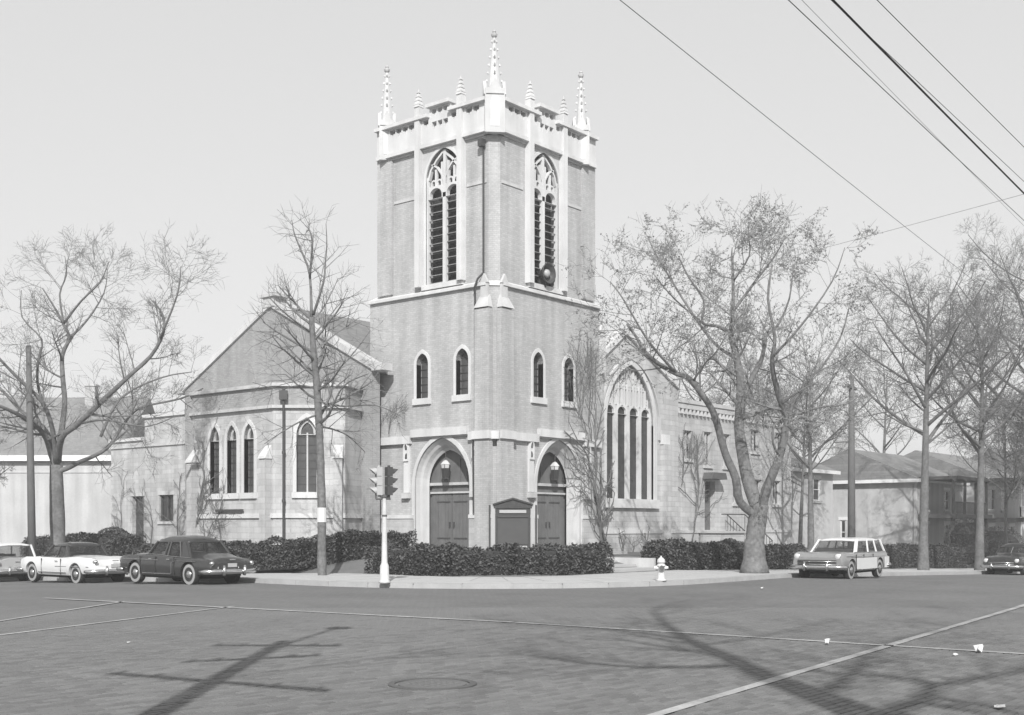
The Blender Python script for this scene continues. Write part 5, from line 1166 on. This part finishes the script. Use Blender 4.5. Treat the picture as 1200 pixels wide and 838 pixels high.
        for tr_ in c.get('trim', ()): P(MB().tube([(p[0], s * (hw * interp(c['wid'], p[0]) + .004), p[1]) for p in tr_], .016, 4), 'side_trim', 'chrome', t)
        for x in c.get('seams', ()):
            P(MB().box((x - .008, s * (hw - .01) - .012, .32), (x + .008, s * (hw - .01) + .018, zb - .08)), 'door_seam', 'tyre', t)
    # grille
    gz0, gz1, gw, nb_ = c.get('grille', (.42, .62, .62, 3)); gr = P(MB().box((xf - .05, -gw, gz0), (xf + .012, gw, gz1)), 'grille', 'iron', t)
    for k in range(nb_): z = gz0 + (gz1 - gz0) * (k + .5) / nb_; P(MB().tube([(xf + .02, -gw, z), (xf + .05, 0, z), (xf + .02, gw, z)], .022, 5), 'grille_bar', 'chrome', gr, True)
    P(MB().box((xr - .03, -.17, .6), (xr - .005, .17, .72)), 'number_plate', 'midpaint', t); P(MB().tube([(xr - .02, -.12, .84), (xr - .02, .12, .84)], .02, 5), 'boot_handle', 'chrome', t)
    return t
def thing_part(name, parent):
    o = bpy.data.objects.new(name, None); COL.objects.link(o); o.parent = parent; return o
CX1 = -14.38
sedan = dict(xr=-2.55, xf=2.5, wb=3.0, w=1.88, R=.36, paint='blackpaint', ww=True, handles=(-.55, .45), seams=(-.75, .28, 1.15), skirt=False,
    top=[(-2.55, .74), (-2.4, .9), (-1.8, 1.03), (-1.2, 1.07), (1.0, 1.07), (1.8, 1.0), (2.3, .92), (2.5, .7)],
    fend=[(-2.55, .72), (-2.4, .84), (-1.9, .88), (-.9, .9), (.5, .98), (2.0, .95), (2.35, .92), (2.5, .78)],
    bot=[(-2.55, .42), (-2.2, .34), (-1, .26), (1, .26), (2.2, .34), (2.5, .42)],
    wid=[(-2.55, .88), (-2.4, .95), (-1.9, .99), (0, 1), (1.9, .99), (2.35, .96), (2.5, .90)],
    gh=dict(zb=.99, zr=1.40, bw=.84, rw=.70, b0=-1.5, b1=.98, r0=-1.08, r1=.5, pil=[0, .1, .45, .55, 1], cp=.2, crown=.2, split=True),
    trim=[[(-.62, .38), (-.62, .72), (-.8, .78), (-1.9, .78)], [(-.6, .36), (1.0, .36)], [(.1, .80), (2.2, .82)]], grille=(.45, .7, .6, 3), tz=.72)
sedan['gh']['pil'] = [0, .22, .52, .6, 1]
car('black four door sedan with chrome bumper parked nearest the corner on the left street', (CX1, 1.35, G(CX1, 1.35)), rad(90), sedan)
coupe = dict(xr=-2.55, xf=2.45, wb=2.95, w=1.88, R=.35, paint='whitepaint', roofpaint='blackpaint', ww=True, handles=(-.35,), seams=(-.55, .75), skirt=False,
    top=[(-2.55, .66), (-2.35, .88), (-1.6, .97), (-1.0, 1.0), (1.0, 1.0), (2.0, .93), (2.3, .86), (2.45, .68)],
    fend=[(-2.55, .66), (-2.4, .93), (-1.4, .97), (-.3, .93), (.5, .94), (2.0, .93), (2.35, .88), (2.45, .66)],
    bot=[(-2.55, .42), (-2.2, .36), (-1, .28), (1, .28), (2.2, .34), (2.45, .42)],
    wid=[(-2.55, .86), (-2.35, .95), (-1.9, 1), (0, 1), (1.9, 1), (2.3, .95), (2.45, .84)],
    gh=dict(zb=.97, zr=1.36, bw=.84, rw=.70, b0=-.95, b1=.95, r0=-.6, r1=.35, pil=[0, .5, 1], cp=.2, crown=.12),
    trim=[[(-2.3, .62), (-.2, .62)], [(-.9, .40), (.95, .40)]], tz=.8, grille=(.42, .6, .6, 2))
car('white two tone hardtop car with dark roof parked behind the black sedan', (CX1, 8.05, G(CX1, 8.05)), rad(90.5), coupe)
wag1 = dict(xr=-2.45, xf=2.4, wb=2.85, w=1.84, R=.35, paint='midpaint', roofpaint='whitepaint', ww=True, handles=(-.5, .5), seams=(-.65, .35, 1.1), wagon=True,
    top=[(-2.45, .98), (-2.3, 1.02), (1.0, 1.02), (1.9, .96), (2.25, .86), (2.4, .66)], fend=[(-2.45, .9), (-2.3, .95), (-1, .95), (1, .96), (2.0, .93), (2.3, .84), (2.4, .62)],
    bot=[(-2.45, .4), (-2.2, .34), (-1, .28), (1, .28), (2.2, .34), (2.4, .42)], wid=[(-2.45, .9), (-2.2, .97), (-1, 1), (1.9, 1), (2.25, .94), (2.4, .84)],
    gh=dict(zb=.99, zr=1.48, bw=.87, rw=.74, b0=-2.35, b1=1.0, r0=-2.15, r1=.45, pil=[0, .3, .58, 1], crown=.10), trim=[[(-2.2, .7), (2.2, .78)]], tz=.75)
car('pale grey wagon with white roof cut off by the left edge', (CX1 - .1, 14.5, G(CX1, 14.5)), rad(90), wag1)
wag2 = dict(xr=-2.5, xf=2.35, wb=2.9, w=1.94, R=.35, paint='greypaint', roofpaint='whitepaint', ww=True, handles=(-.5, .45), seams=(-.65, .3, 1.05), wagon=True,
    top=[(-2.5, .9), (-2.35, .98), (.9, .99), (1.7, .98), (2.15, .93), (2.35, .8)], fend=[(-2.5, .86), (-2.35, .97), (-1, .95), (1, .97), (2.0, 1.0), (2.3, .97), (2.35, .85)],
    bot=[(-2.5, .4), (-2.2, .34), (-1, .28), (1, .28), (2.1, .34), (2.35, .42)], wid=[(-2.5, .9), (-2.3, .97), (-1, 1), (1.9, 1), (2.25, .98), (2.35, .92)],
    gh=dict(zb=.98, zr=1.41, bw=.86, rw=.72, b0=-2.3, b1=1.0, r0=-2.05, r1=.42, pil=[0, .28, .56, .94, 1], crown=.09), trim=[[(-2.4, .79), (-.2, .79), (2.0, .85)], [(-2.3, .36), (1.0, .36)]], tz=.75, grille=(.5, .72, .72, 2), hz=.84)
wg = car('two tone station wagon facing the viewer with wide chrome grille, right of the forked tree', (3.95, -13.55, G(3.9, -13.9)), rad(183), wag2)
for s in (-1, 1):
    for a, b in ((-2.35, -1.9), (-1.02, 1.0)): P(MB().box((a, s * .97 - .012, .36), (b, s * .97 + .012, .77)), 'side_panel', 'whitepaint', wg)
for s in (): P(MB().add([(-2.3, s * .975, .42), (1.0, s * .975, .42), (1.0, s * .975, .74), (-2.3, s * .975, .70), (-2.3, s * .94, .42), (1.0, s * .94, .42), (1.0, s * .94, .74), (-2.3, s * .94, .70)],
    [(0, 1, 2, 3), (7, 6, 5, 4), (0, 4, 5, 1), (1, 5, 6, 2), (2, 6, 7, 3), (3, 7, 4, 0)]), 'side_panel', 'whitepaint', wg) if False else None
last = dict(sedan); last.update(paint='blackpaint', roofpaint='blackpaint'); last['gh'] = dict(sedan['gh'])
car('dark nosed sedan mostly cut off by the right edge', (24.8, -13.6, G(24.8, -13.6)), rad(180), last)

# ------------------------------------------------------------------ thin haze volume, added to lift the darks and lower the contrast
hm = bpy.data.materials.new('haze'); hm.use_nodes = True; t_ = hm.node_tree; t_.nodes.clear()
pv = t_.nodes.new('ShaderNodeVolumePrincipled'); ov = t_.nodes.new('ShaderNodeOutputMaterial'); pv.inputs['Color'].default_value = (.95, .95, .95, 1); pv.inputs['Density'].default_value = .0015; pv.inputs['Anisotropy'].default_value = .1
t_.links.new(pv.outputs[0], ov.inputs['Volume'])
hz_ = MB().box((-620, -620, -3.2), (920, 920, 26)); M['haze'] = hm
tagit(hz_.build('haze', hm), kind='stuff')
